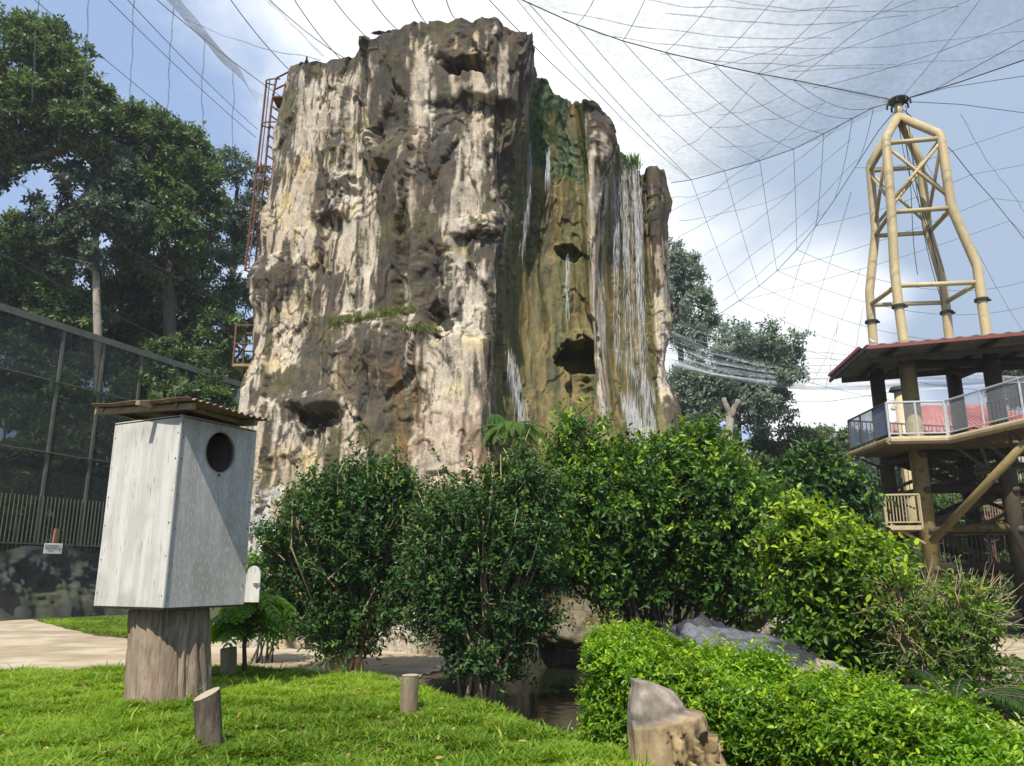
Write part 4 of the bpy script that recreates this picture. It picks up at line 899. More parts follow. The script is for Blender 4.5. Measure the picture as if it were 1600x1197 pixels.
def mast_and_platform():
    root = empty('platform_tower', gp(1500,1010), 'tall cream pipe tower rising through a roofed viewing platform with stairs and railings', 'platform tower')
    Yn = {'FL':23.0,'FR':22.7,'RL':24.8,'RR':24.55}
    legs = {'FL':[(1404,184),(1384,216),(1392,320),(1398,425),(1405,485),(1413,540)],
            'FR':[(1410,184),(1470,212),(1487,328),(1527,417),(1534,470),(1544,540)],
            'RL':[(1403,186),(1359,258),(1368,360),(1359,461),(1362,505),(1367,560)],
            'RR':[(1408,188),(1438,252),(1450,360),(1472,433),(1478,480),(1485,550)]}
    W = {}
    for k, pts in legs.items():
        p = [at(x, y, Yn[k]) for x, y in pts]
        p[0] = at(1403.5,182,23.7); W[k] = p
    zl = [ (W['FL'][i].z+W['FR'][i].z+W['RL'][i].z+W['RR'][i].z)/4 for i in range(6)]
    for k, p in W.items():
        for i in range(1,5): p[i] = p[i] + Vector((0,0,(zl[i]-p[i].z)*.5))
        p[5] = p[5]+ (p[5]-p[4])*.15
        mb = MB(); q = []
        for a, b in zip(p[:-1], p[1:]): q += [a+(b-a)*.03, a+(b-a)*.97]
        q[0] = p[0]
        mb.tube([q[0]]+[x for i in range(0,5) for x in (p[i]+(p[i+1]-p[i])*(.04 if i else .0), p[i]+(p[i+1]-p[i])*.96)][1:]+[p[5]], .142, 16)
        leg = mb.build('leg', M_PIPE, root, smooth=True)
        mb = MB(); c = p[4]; d = (p[5]-p[4]).normalized(); mb.tube([c-d*.04, c+d*.04], .205, 14); mb.tube([c+d*.02+Vector((.16,-.05,0)), c+d*.02+Vector((.24,-.07,0))], .04, 6); mb.build('clamp', M_BLACK, leg)
    top = at(1403.5,158,23.7); mb = MB(); mb.tube([p for p in (W['FL'][0]-Vector((0,0,.12)), top)], .135, 14); pole = mb.build('pole_top', M_PIPE, root, smooth=True)
    mb = MB(); mb.tube([top, top+Vector((0,0,.06))], [.34,.30], 14); mb.tube([top-Vector((0,0,.14)), top-Vector((0,0,.10))], .18, 12)
    for k in range(8): an = k*math.pi/4+.2; e = top+Vector((math.cos(an)*.36, math.sin(an)*.36, -.06)); mb.tube([top+Vector((math.cos(an)*.2,math.sin(an)*.2,.03)), e, e-Vector((0,0,.14))], .035, 6)
    mb.build('cable_head', M_BLACK, pole)
    def bar(name, a, b, r, mat=M_PIPE): mb = MB(); mb.tube([a, b], r, 10); return mb.build(name, mat, root, smooth=True)
    def lerp(k, z):
        p = W[k]
        for a, b in zip(p[:-1], p[1:]):
            if (a.z-z)*(b.z-z) <= 0 and abs(a.z-b.z) > 1e-6: return a+(b-a)*((z-a.z)/(b.z-a.z))
        return p[-1]
    Z = [zl[1]-.18, zl[2]-.12, zl[3]-.55]
    for i, z in enumerate(Z):
        for a, b in (('FL','FR'),('RL','RR'),('FL','RL'),('FR','RR')): bar('cross_bar', lerp(a,z), lerp(b,z), .075)
    for a, b in (('FL','FR'),('RL','RR'),('FL','RL'),('FR','RR')):
        bar('brace', lerp(a,Z[0]-.1), lerp(b,Z[1]+.35), .055); bar('brace', lerp(b,Z[0]-.1), lerp(a,Z[1]+.35), .055)
    # loose lines hanging inside the mast
    rg = random.Random(3)
    for k in range(5):
        a = top+Vector((rg.uniform(-.12,.12), rg.uniform(-.1,.1), -.15)); b = Vector((a.x+rg.uniform(-.2,.7), a.y+rg.uniform(-.4,.4), rg.uniform(9,12))); pts = [a.lerp(b,t)+Vector((math.sin(t*5+k)*.12,0,0)) for t in np.linspace(0,1,12)]
        mb = MB(); mb.tube(pts, .012, 4); mb.build('hanging_line', M_BLACK, root)
    # columns below the roof
    cols = {'FL':[(1413,531),(1430,680),(1455,900)], 'FR':[(1546,540),(1578,800),(1600,990)], 'RL':[(1372,560),(1392,700),(1408,890)], 'RR':[(1490,560),(1513,770),(1538,900)]}
    foot = {}
    for k, pts in cols.items():
        t_ = W[k][5]; b = Vector((t_.x+.02, t_.y, -.1)); foot[k] = b
        mb = MB(); mb.tube([t_+Vector((0,0,.3)), b], .235 if k in ('FL','FR') else .22, 18); mb.build('column', M_OLIVE if k == 'FL' else M_SHADED, root, smooth=True)  # all but the front left column have shade painted into their brown
    FL, FR, RL, RR = foot['FL'], foot['FR'], foot['RL'], foot['RR']
    ux = (FR-FL); ux.z = 0; L1 = ux.length; ux.normalize(); uy = (RL-FL); uy.z = 0; L2 = uy.length; uy.normalize()
    def q(a, b, z): p = FL+ux*a+uy*b; return Vector((p.x, p.y, z))
    print('TOWER', L1, L2, ux, uy)
    # roof: a shallow sheet seen from below with a red fascia
    rc = [at(1355,546,22.0), at(1600,518,20.6), None, at(1297,599,26.0)]
    zr = 7.95
    rc[0].z = zr; rc[1].z = zr; rc[3].z = zr-.02
    ext = (rc[1]-rc[0]).normalized(); rc[1] = rc[0]+ext*7.0; rc[2] = rc[1]+(rc[3]-rc[0])
    A, Bq, Cq, Dq = rc; n = 90
    def roof(a, b): return A+(Bq-A)*a+(Dq-A)*b
    G = np.zeros((10,n,3)); Gb = np.zeros((10,n,3))
    for i in range(10):
        for j in range(n): p = roof(j/(n-1), i/9) + Vector((0,0,.02*math.cos(j*1.25)+.5*(.5-abs(j/(n-1)-.5))*0)); G[i,j] = p+Vector((0,0,.07)); Gb[i,j] = p+Vector((0,0,.045))
    mb = MB(); mb.grid(G); mb.grid(Gb[::-1]); mb.grid(np.stack([G[0],Gb[0]])); mb.grid(np.stack([Gb[-1],G[-1]])); mb.grid(np.stack([Gb[:,0],G[:,0]])); mb.grid(np.stack([G[:,-1],Gb[:,-1]]))
    M_RF = mottled('roof_underside', (.26,.27,.26), (.20,.21,.20), 3, rough=.8)
    mb.build('roof_sheet', M_RF, root)
    M_RED = mottled('red_fascia', (.20,.06,.055), (.15,.05,.045), 5, rough=.6, bump=.05)
    for a, b in ((A,Bq),(A,Dq)):
        mb = MB(); mb.bar(a+Vector((0,0,-.02)), b+Vector((0,0,-.02)), .06, .11, bev=.01); mb.build('fascia', M_RED if b is Bq else M_DARKS, root)
    for f in (.12,.3,.48,.66,.84): mb = MB(); mb.bar(roof(f,.02)-Vector((0,0,.06)), roof(f,.98)-Vector((0,0,.06)), .08, .14); mb.build('rafter', M_DARKS, root)
    for f in (.2,.8): mb = MB(); mb.bar(roof(.02,f)-Vector((0,0,.21)), roof(.98,f)-Vector((0,0,.21)), .10, .16); mb.build('rafter', M_DARKS, root)
    # serrated ridge-end tiles on the left edge
    mb = MB()
    for i in range(26): p = roof(-.004, .12+i*.033); mb.bar(p+Vector((0,0,.09)), p+Vector((-.03,.05,.16)), .10, .05)
    mb.build('edge_flashing', M_RED, root)
    # decks
    M_DECK = mottled('deck_boards', (.16,.125,.08), (.11,.09,.06), 4, rough=.8)
    def slab(name, pts, z, th, mat, edge=None):
        n = len(pts); c = sum((Vector((p[0],p[1],0)) for p in pts), Vector())/n
        V = [(p[0],p[1],z) for p in pts]+[(p[0],p[1],z-th) for p in pts]+[(c.x,c.y,z),(c.x,c.y,z-th)]
        mb = MB(); mb.add(V, [(i,i+n,(i+1)%n+n,(i+1)%n) for i in range(n)]); mb.add(V, [(i,(i+1)%n,2*n) for i in range(n)]+[((i+1)%n+n,i+n,2*n+1) for i in range(n)])
        s = mb.build(name, mat, root)
        if edge:
            for i in edge:
                a, b = pts[i], pts[(i+1)%n]; mb = MB(); mb.tube([(a[0],a[1],z-.09),(b[0],b[1],z-.09)], .11, 10); mb.build('edge_pipe', M_OLIVE if i else M_RAILC, s)
        return s
    def fence(name, a, b, z, h, mat, nb=0, npost=2, mesh=None, mr=.028, rb=.012, z2=None):
        a = Vector((a[0],a[1],z)); b = Vector((b[0],b[1],z if z2 is None else z2)); up = Vector((0,0,h)); mb = MB()
        mb.tube([a+up, b+up], mr, 6); mb.tube([a+up*.1, b+up*.1], mr*.7, 6)
        for i in range(npost): p = a.lerp(b, i/(npost-1)); mb.tube([p-Vector((0,0,.1)), p+up], mr, 6)
        for i in range(nb): p = a.lerp(b, (i+.5)/nb); mb.tube([p+up*.1, p+up], rb, 4, cap=False)
        o = mb.build(name, mat, root)
        if mesh is not None:
            m = MB(); m.add([a+up*.08, b+up*.08, b+up*.98, a+up*.98], [(0,1,2,3)]); m.build('mesh_infill', mesh, o)
        return o
    zD = 5.22
    c1 = at(1390,682,21.5); c0 = at(1330,706,24.2); c2 = at(1480,679,21.3); c3 = at(1502,672,20.4); c4 = at(1640,640,17.6)
    inner = q(0,L2+1.0,zD)
    deck = [(c1.x,c1.y),(c2.x,c2.y),(q(L1+1.2,-.8,0).x,q(L1+1.2,-.8,0).y),(q(L1+1.2,L2+1.2,0).x,q(L1+1.2,L2+1.2,0).y),(c0.x,c0.y)]
    slab('deck', deck, zD, .14, M_DECK, (0,4))
    M_FM = netmat('rail_mesh', (.42,.44,.46), .38, 40)
    M_FM2 = netmat('rail_mesh_front', (.5,.5,.5), .22, 40)
    fence('railing', (c0.x,c0.y), (c1.x,c1.y), zD, .98, M_DARKS, npost=4, mesh=netmat('rail_mesh_side', (.22,.27,.36), .72, 40), mr=.03)
    fence('railing', (c1.x,c1.y), (c2.x,c2.y), zD, .98, M_GALV, npost=3, mesh=M_FM2, mr=.032)
    # walkway coming towards the camera on the right
    w = Vector((c4.x-c3.x, c4.y-c3.y, 0)).normalized(); wn = Vector((-w.y, w.x, 0)); wn = wn if wn.x > 0 else -wn
    c3v = Vector((c2.x+.05,c2.y-.02,0)); c4v = c3v + w*6.5
    slab('walkway', [(c3v.x,c3v.y),(c4v.x,c4v.y),((c4v+wn*1.3).x,(c4v+wn*1.3).y),((c3v+wn*1.3).x,(c3v+wn*1.3).y)], zD-.01, .12, M_DECK, (0,2))
    fence('railing', (c3v.x,c3v.y), (c4v.x,c4v.y), zD, .98, M_GALV, npost=6, mesh=M_FM, mr=.03)
    e3 = c3v+wn*1.3; e4 = c4v+wn*1.3; fence('railing', (e3.x,e3.y), (e4.x,e4.y), zD, .98, M_DARKS, npost=6, nb=46, mr=.025)
    # trusses under the walkway
    for i in range(6):
        a = c3v+w*(i*1.0); mb = MB(); mb.tube([a+Vector((0,0,zD-.2)), a+w*.5+wn*.65+Vector((0,0,zD-1.0)), a+w*1.0+Vector((0,0,zD-.2))], .05, 6); mb.build('truss_web', M_DARKS, root)
    a = c3v+wn*.65+Vector((0,0,zD-1.0)); mb = MB(); mb.tube([a, a+w*6.3], .07, 8); mb.build('truss_chord', M_DARKS, root)
    # back railings of the deck
    p1 = q(-.9,L2+1.0,0); p2 = q(L1+1.2,L2+1.2,0); fence('railing', (c0.x,c0.y), (p2.x,p2.y), zD, .98, M_DARKS, npost=5, nb=34, mr=.028, rb=.014)
    # beams between columns, level by level
    for z, r, mt in ((7.7,.12,M_DARKS),(5.0,.15,M_DARKS),(3.95,.13,M_SHADED),(2.82,.13,M_OLIVE),(1.72,.12,M_SHADED),(.42,.12,M_RAILC)):  # two lower levels darkened, under-deck shade put into their colour
        for (a, b) in ((0,0),(0,L2)):
            mb = MB(); mb.tube([q(-.1 if z > 4.5 else 0,a,z), q(L1+3.5,a,z)], r, 10); mb.build('beam', mt if a == 0 else M_DARKS, root, smooth=True)
        for a in (0, L1): mb = MB(); mb.tube([q(a,-.3,z-.05), q(a,L2+.3,z-.05)], r*.8, 10); mb.build('beam', M_DARKS, root, smooth=True)
    for a in (L1+2.2,): 
        for b in (0, L2): mb = MB(); mb.tube([q(a,b,5.1), q(a+.1,b,-.1)], .22, 16); mb.build('column', M_DARKS, root, smooth=True)
    # long diagonal prop in front
    mb = MB(); mb.tube([at(1457,846,21.8), at(1625,668,18.6)], .105, 12); mb.build('brace', M_OLIVE, root, smooth=True)
    mb = MB(); mb.tube([at(1335,713,23.6), at(1385,735,24.3)], .04, 6); mb.build('brace', M_DARKS, root)
    mb = MB(); mb.tube([at(1352,832,22.6), at(1402,856,24.3)], .04, 6); mb.build('brace', M_DARKS, root)
    mb = MB(); mb.tube([at(1392,820,22.3), at(1446,850,22.9)], .05, 6); mb.build('brace', M_RAILC, root)
    # small balcony half way down
    zB = 2.86; b1 = at(1385,818,22.2); b2 = at(1441,817,22.0); b0 = at(1347,822,23.9); pb = [(b1.x,b1.y),(b2.x,b2.y),(q(.3,L2,0).x,q(.3,L2,0).y),(b0.x,b0.y)]
    slab('balcony_floor', pb, zB, .12, M_RAILC)
    fence('railing', pb[0], pb[1], zB, .84, M_RAILC, nb=11, npost=2, mr=.03, rb=.016); fence('railing', pb[3], pb[0], zB, .84, M_DARKS, nb=18, npost=3, mr=.028, rb=.014)
    # stairs
    def stairs(a, b, wdt, side):
        a = Vector(a); b = Vector(b); n = max(5, int(abs(a.z-b.z)/.2)); mb = MB(); s = Vector(side)*wdt
        for o in (Vector(), s): mb.bar(a+o, b+o, .05, .20)
        for i in range(n): p = a.lerp(b, (i+.5)/n); mb.bar(p+s*.02, p+s*.98, .24, .035)
        fl_ = mb.build('stair_flight', M_DARKS, root)
        mb = MB()
        for o in (Vector(), s):
            mb.tube([a+o+Vector((0,0,.9)), b+o+Vector((0,0,.9))], .028, 6)
            for i in range(n+1): p = a.lerp(b, i/n)+o; mb.tube([p, p+Vector((0,0,.9))], .013, 4, cap=False)
        mb.build('handrail', M_DARKS, fl_)
    sd = tuple(uy)
    stairs(q(.35,.9,5.1), q(L1+.4,.9,3.98), 1.0, sd); stairs(q(L1+.3,.7,3.9), q(.2,.7,2.86), 1.0, sd)
    stairs(q(.35,.9,2.8), q(L1+.3,.9,1.75), 1.0, sd); stairs(q(L1,.7,1.7), q(.1,.7,.05), 1.0, sd)
    p1, p2 = q(L1,.0,0), q(L1+3.4,.0,0)
    slab('landing', [tuple(q(.3,.6,0))[:2], tuple(q(L1+3.4,.6,0))[:2], tuple(q(L1+3.4,L2,0))[:2], tuple(q(.3,L2,0))[:2]], 2.84, .1, M_DECK)
    fence('railing', tuple(q(L1+.3,.5,0))[:2], tuple(q(L1+3.4,.5,0))[:2], 2.84, .9, M_RAILC, nb=24, npost=4, mr=.025, rb=.013)
    for (zz0,zz1,aa,bb) in ((.5,1.7,0,L1),(2.9,3.9,L1,L1+2.1),(4.1,5.0,0,L1)):
        mb = MB(); mb.tube([q(aa,L2+.05,zz0), q(bb,L2+.05,zz1)], .06, 7); mb.build('brace', M_OLIVE, root); mb = MB(); mb.tube([q(bb,L2-.05,zz0), q(aa,L2-.05,zz1)], .06, 7); mb.build('brace', M_DARKS, root)
    for z in (3.98,1.75): 
        slab('landing', [tuple(q(L1+.2,-.1,0))[:2], tuple(q(L1+3.4,-.1,0))[:2], tuple(q(L1+3.4,L2,0))[:2], tuple(q(L1+.2,L2,0))[:2]], z, .1, M_DECK)
        fence('railing', tuple(q(.2,0,0))[:2], tuple(q(L1+3.4,0,0))[:2], z, .9, M_DARKS, nb=44, npost=5, mr=.025, rb=.013)
        fence('railing', tuple(q(-.3,L2,0))[:2], tuple(q(L1+3.4,L2,0))[:2], z, .9, M_DARKS, nb=44, npost=5, mr=.025, rb=.013)
    fence('railing', tuple(q(-.9,-.5,0))[:2], tuple(q(.9,-.5,0))[:2], .45, .9, M_RAILC, nb=12, npost=3, mr=.028, rb=.014)
    # pots of wire hung on the deck are left out; a white dove sits on the roof corner
    return root, top
TOWER, MAST_TOP = mast_and_platform()

def bird(name, p, facing, s, lab, mat, headmat, tail_up=.0, head_up=.6):
    root = empty(name, p, lab, 'bird', None); f = Vector(facing).normalized(); z = Vector((0,0,1)); side = f.cross(z)
    mb = MB(); b = Vector(p)+z*s*.16
    mb.tube([b-f*s*.52+z*s*(.05+tail_up), b-f*s*.40+z*s*(.06+tail_up*.7), b-f*s*.22+z*s*.09, b-f*s*.05+z*s*.13, b+f*s*.12+z*s*.18, b+f*s*.22+z*s*(.2+head_up*.12), b+f*s*.26+z*s*(.22+head_up*.22), b+f*s*.31+z*s*(.22+head_up*.24), b+f*s*.36+z*s*(.21+head_up*.22)], [s*.03,s*.045,s*.10,s*.145,s*.125,s*.075,s*.07,s*.05,s*.012], 10)
    mb.build('body', mat, root, smooth=True)
    for k in (-1,1):
        m = MB(); c = b+side*k*s*.11; m.tube([c+f*s*.12+z*s*.2, c+z*s*.16, c-f*s*.2+z*s*.1, c-f*s*.42+z*s*(.06+tail_up*.6)], [s*.03,s*.07,s*.05,s*.01], 8); m.build('wing', headmat, root, smooth=True)
        m = MB(); c = b+side*k*s*.05; m.tube([c+z*s*.04, c-z*s*.10, c-z*s*.16], s*.012, 5); m.tube([c-z*s*.155, c-z*s*.16+f*s*.08], s*.012, 4); m.build('leg', M_RUST, root)
    m = MB(); m.tube([b+f*s*.34+z*s*(.21+head_up*.23), b+f*s*.41+z*s*(.20+head_up*.2)], [s*.015,s*.003], 5); m.build('beak', M_BLACK, root)
def birds():
    g = mottled('pigeon_grey', (.035,.036,.042), (.07,.07,.08), 12, rough=.6); g2 = mottled('pigeon_wing', (.10,.10,.115), (.05,.05,.06), 18, rough=.6)
    wt = mottled('dove_white', (.75,.74,.72), (.65,.64,.62), 12, rough=.6)
    p = surf(590,56); bird('pigeon', (p.x, p.y+.1, p.z+.06), (1,.2,0), .42, 'grey pigeon bending low on the cliff rim, left of the pair', g, g2, head_up=-.4)
    p = surf(606,56); bird('pigeon', (p.x, p.y+.1, p.z+.06), (1,-.3,0), .40, 'dark pigeon with its tail raised on the cliff rim, right of the pair', g, g, tail_up=.3, head_up=-.5)
    p = surf(478,103); bird('pigeon', (p.x, p.y+.05, p.z+.05), (.2,-1,0), .36, 'lone dark pigeon perched at the left end of the cliff rim beside the ladder', g, g, head_up=1.0)
    p = at(1368,537,22.1); bird('dove', (p.x, 22.25, 8.09), (-1,-.3,0), .30, 'white dove standing on the left corner of the platform roof', wt, wt, head_up=.8)
birds()
def ladder():
    root = empty('caged_ladder', at(415,440,20.6), 'rusty caged ladder fixed to the left edge of the cliff', 'ladder')
    m = M_RUST
    a0 = at(424,165,20.9); a1 = at(398,425,20.7); b0 = at(437,175,20.6); b1 = at(408,425,20.4)
    a0t = at(432,122,20.9); b0t = at(447,130,20.6)
    for (t, u, l) in ((a0t,a0,a1),(b0t,b0,b1)): mb = MB(); mb.tube([t,u,l], .035, 6); mb.build('stringer', m, root)
    n = 17
    for i in range(n): mb = MB(); t = i/(n-1); mb.tube([a0.lerp(a1,t), b0.lerp(b1,t)], .032, 5); mb.build('rung', m, root)
    out = Vector((-.78,-.15,0))
    cage = []
    for i in range(5):
        t = [.0,.27,.5,.75,1.0][i]; A = a0t.lerp(a1,t) if i else at(430,133,20.9); B = A+Vector((.24,-.3,0)); ring = []
        for k in range(11):
            an = math.pi*k/10; ring.append(A.lerp(B, (1-math.cos(an))/2)+out*math.sin(an)*.42)
        mb = MB(); mb.tube(ring, .022, 5); mb.build('cage_hoop', m, root); cage.append(ring)
    for k in (3,5,7): mb = MB(); mb.tube([r[k] for r in cage], .018, 5); mb.build('cage_bar', m, root)
    # top landing with hand rails
    P = surf(468,112); mb = MB(); c = Vector((at(440,160,20.7))); mb.box((c.x+.15, c.y, c.z), (.7,.6,.05)); mb.build('landing', m, root)
    for z in (0,.38): mb = MB(); q = Vector((0,0,-z)); mb.tube([a0t+q, Vector((P.x, P.y+.2, P.z+.35))+q], .028, 6); mb.build('handrail', m, root)
    # lower platform
    root2 = empty('ladder_platform', at(385,575,20.8), 'small rusty railed landing at the left edge of the cliff below the ladder', 'landing')
    A = at(376,576,20.9); mb = MB(); mb.box((A.x+.25, A.y, A.z), (.7,.8,.07)); mb.build('floor', M_OLIVE, root2)
    for dx, dy in ((-.08,-.38),(-.08,.38),(.55,.38)): mb = MB(); mb.tube([(A.x+dx,A.y+dy,A.z),(A.x+dx,A.y+dy,A.z+1.15)], .03, 6); mb.build('rail_post', m, root2)
    for z in (.6,1.12): mb = MB(); mb.tube([(A.x+.6,A.y-.38,A.z+z),(A.x-.08,A.y-.38,A.z+z),(A.x-.08,A.y+.38,A.z+z),(A.x+.55,A.y+.38,A.z+z)], .025, 6); mb.build('rail', m, root2)
    mb = MB(); mb.tube([(A.x+.1,A.y,A.z),(A.x-.0,A.y,A.z-2.2)], .03, 6); mb.build('support', m, root2)
ladder()
# ------------------------------------------------------------------ left aviary fence, shade cloth, sign
def left_fence():
    A = gp(0,968); A.z = 0; B = at(372,850,39); B.z = 0; d = (B-A).normalized(); nrm = Vector((d.y,-d.x,0)); nrm = nrm if nrm.y < 0 else -nrm
    ztop = lambda p: at(0,0,1).z*0 + 0
    hA = at(0,497,A.y).z; hB = at(372,606,39).z; h = (hA+hB)/2
    print('FENCE', A, B, hA, hB)
    def P(s, z): p = A+d*s; return Vector((p.x, p.y, z))
    def s_at(px):   # along the fence line
        k = (px-800)/FPX; lo, hi = -20, 40
        f = lambda s: (lambda p: p.x - k*(p.y*CP))(A+d*s)
        for _ in range(50):
            m_ = (lo+hi)/2
            if f(m_) > 0: hi = m_
            else: lo = m_
        return lo
    Lf = (B-A).length+3; root = empty('mesh_wall', P(0,0), 'tall dark mesh aviary wall on grey steel posts behind the nest box', 'mesh wall')
    M_POST = mottled('fence_post', (.12,.125,.10), (.08,.09,.065), 4, rough=.7)
    sp = [s_at(q) for q in (48,118,183,243,297,345)]; s = [sp[0]-5.5, sp[0]-2.7]+sp
    for q in s: mb = MB(); mb.bar(P(q,-.1), P(q,h), .12, .12, up=tuple(d)); mb.build('post', M_POST, root)
    def H(s_): return hA+(hB-hA)*(s_/(B-A).length)
    for f, w_ in ((1.0,.26),(.80,.04),(.55,.04),(.24,.04)):
        mb = MB(); mb.bar(P(-7,H(0)*f)+nrm*.08, P(Lf,H(Lf)*f)+nrm*.08, .08, w_, up=(0,0,1)); mb.build('rail', M_POST, root)
    mm = netmat('wall_mesh', (.022,.03,.026), .80, 30, var=.18)
    mb = MB(); G = np.zeros((2,40,3))
    for j in range(40):
        q = -7+(Lf+7)*j/39; G[0,j] = P(q,2.2)+nrm*.02; G[1,j] = P(q,H(q)-.1)+nrm*.02
    mb.grid(G); mb.build('mesh_panel', mm, root)
    # vertical corrugated bars at the lower band
    mb = MB()
    for k in range(90): q = -4+k*.16; mb.tube([P(q,2.3)+nrm*.06, P(q,4.35)+nrm*.06], .022, 4, cap=False)
    mb.build('bar_infill', mottled('green_bar', (.07,.09,.05), (.10,.11,.07), 6, rough=.7), root)['kind'] = 'stuff'
    # shade cloth hung along the foot
    rg = np.random.default_rng(5); n, m = 260, 70; G = np.zeros((m,n,3)); 
    S = np.linspace(-7, s_at(245), n)
    base = nrm*1.0
    for j, q in enumerate(S):
        ht = 2.42 + .16*math.sin(q*1.1+.5)-.09*abs(math.sin(q*1.9)) 
        for i in range(m):
            t = i/(m-1); z = .02+t*ht
            sag = math.sin(math.pi*t)
            fold = (noise_fold(q, t))
            G[i,j] = P(q + fold*.1, z) + nrm*(.7 + .42*(1-t)**2*.8 + fold*.75*sag + .06*math.sin(q*7+t*3)*(1-t))
    mb = MB(); mb.grid(G); mb.grid((G-np.array(tuple(nrm*.012)))[::-1])
    mc, N, L, Bs = mat_new('shade_cloth'); tc = N.new('ShaderNodeTexCoord'); wv = N.new('ShaderNodeTexWave'); wv.bands_direction = 'Z'; wv.inputs['Scale'].default_value = 12; wv.inputs['Distortion'].default_value = 1.5; L.new(tc.outputs['Object'], wv.inputs['Vector'])
    no = N.new('ShaderNodeTexNoise'); no.inputs['Scale'].default_value = .9; no.inputs['Detail'].default_value = 6; L.new(tc.outputs['Object'], no.inputs['Vector'])
    r = N.new('ShaderNodeMapRange'); r.inputs[1].default_value = .42; r.inputs[2].default_value = .62; L.new(no.outputs[0], r.inputs[0])
    mx = N.new('ShaderNodeMix'); mx.data_type = 'RGBA'; L.new(r.outputs[0], mx.inputs[0]); mx.inputs[6].default_value = (.075,.08,.083,1); mx.inputs[7].default_value = (.095,.105,.06,1)
    m2 = N.new('ShaderNodeMix'); m2.data_type = 'RGBA'; m2.blend_type = 'MULTIPLY'; m2.inputs[0].default_value = .45; L.new(mx.outputs[2], m2.inputs[6]); L.new(wv.outputs[0], m2.inputs[7])
    L.new(m2.outputs[2], Bs.inputs['Base Color']); Bs.inputs['Roughness'].default_value = .55; Bs.inputs['Specular IOR Level'].default_value = .35
    bp = N.new('ShaderNodeBump'); bp.inputs['Strength'].default_value = .5; bp.inputs['Distance'].default_value = .02; L.new(wv.outputs[0], bp.inputs['Height']); L.new(bp.outputs[0], Bs.inputs['Normal'])
    o = mb.build('shade_cloth', mc, None, smooth=True); tag(rebase(o), 'black shade cloth hanging in sagging folds along the foot of the mesh wall', 'shade cloth')
    # sign and stick
    c = P(s_at(36), at(66,858,A.y+.6).z)+nrm*1.42; w_ = .70; hh = .36
    root = empty('notice_sign', c-Vector((0,0,hh/2)), 'small white notice reading AUTHORIZED PERSONNEL ONLY pinned on the black shade cloth', 'sign')
    mb = MB(); mb.bar(c-d*w_/2, c+d*w_/2, .015, hh, up=(0,0,1), bev=.006); mb.build('board', mottled('sign_white', (.72,.74,.72), (.66,.68,.66), 5, rough=.5, bump=.02), root)
    ink = mottled('sign_ink', (.03,.04,.07), (.04,.05,.08), 5, rough=.6)
    ang = math.atan2(d.y, d.x)
    for i, tx in enumerate(('AUTHORIZED','PERSONNEL','ONLY')):
        cu = bpy.data.curves.new('t', 'FONT'); cu.body = tx; cu.size = .088; cu.align_x = 'CENTER'; cu.extrude = .001
        to = bpy.data.objects.new('t', cu); COL.objects.link(to); dg = bpy.context.evaluated_depsgraph_get(); me = bpy.data.meshes.new_from_object(to.evaluated_get(dg)); bpy.data.objects.remove(to)
        me.materials.clear(); me.materials.append(ink)
        l = bpy.data.objects.new('lettering', me); COL.objects.link(l); l.parent = root; l.rotation_euler = (math.pi/2, 0, ang); l.location = (c - d*.07 + nrm*.012 + Vector((0,0,.062-i*.085))) - root.location
    mb = MB(); e = c+d*.25+nrm*.012-Vector((0,0,.02)); pts = [e+d*(.045*math.cos(t))*(1 if t < 4.2 else .6)+Vector((0,0,.05*math.sin(t))) for t in np.linspace(0,5.2,12)]; mb.tube(pts, .008, 5); mb.build('symbol', ink, root)
    mb = MB(); p = P(s_at(56), 2.3)+nrm*.75; mb.bar(p, p+Vector((.03,0,.85)), .13, .10, up=tuple(nrm), bev=.01); o = mb.build('wooden_stick', woodmat('red_wood', (.28,.13,.08), (.22,.10,.06), (.15,.08,.05)), None); tag(rebase(o), 'reddish wooden post sticking up behind the shade cloth above the white notice', 'wooden post')
def noise_fold(q, t):
    return float(fbm(np.array([[q*.9+t*1.1, t*2.0, 0.]]), 4, 501, .6)[0]-.5)*1.9 + .10*math.sin(q*2.6+2.5*t*math.sin(q*.7))
left_fence()
# ------------------------------------------------------------------ trees, shrubs, hedge, ferns
LM_TREE = leafmat('tree_leaf', (.034,.068,.018), (.12,.19,.048), (.17,.21,.04), trans=.3, rough=.5)
LM_BLUE = leafmat('tree_leaf_cool', (.055,.085,.055), (.12,.17,.10), (.17,.22,.06), trans=.3, rough=.5)
LM_PALE = leafmat('tree_leaf_light', (.05,.09,.025), (.12,.17,.045), (.26,.28,.06), trans=.35, rough=.5)
LM_DARK = leafmat('shrub_leaf_dark', (.016,.050,.012), (.050,.125,.020), (.17,.27,.035), trans=.28, rough=.48, spec=.35)
LM_GLOSS = leafmat('shrub_leaf_glossy', (.022,.058,.010), (.075,.18,.018), (.27,.42,.03), trans=.36, rough=.44, spec=.38)
LM_YEL = leafmat('shrub_leaf_yellow', (.035,.085,.010), (.11,.22,.018), (.38,.50,.03), trans=.4, rough=.44, spec=.35)
LM_HEDGE = leafmat('hedge_leaf', (.045,.13,.008), (.115,.28,.012), (.36,.50,.02), trans=.42, rough=.38, spec=.4)
LM_FERN = leafmat('fern_leaf', (.035,.11,.015), (.09,.22,.03), (.25,.36,.05), trans=.4, rough=.5)
BARK_P = mottled('bark_pale', (.30,.26,.21), (.22,.19,.15), 4, rough=.9, stretch=(1,1,.3), bump=.5)
BARK_D = mottled('bark_dark', (.065,.052,.04), (.10,.08,.06), 6, rough=.9, stretch=(1,1,.3), bump=.5)
TWIG = mottled('twig_pale', (.36,.28,.17), (.28,.21,.12), 20, rough=.8)
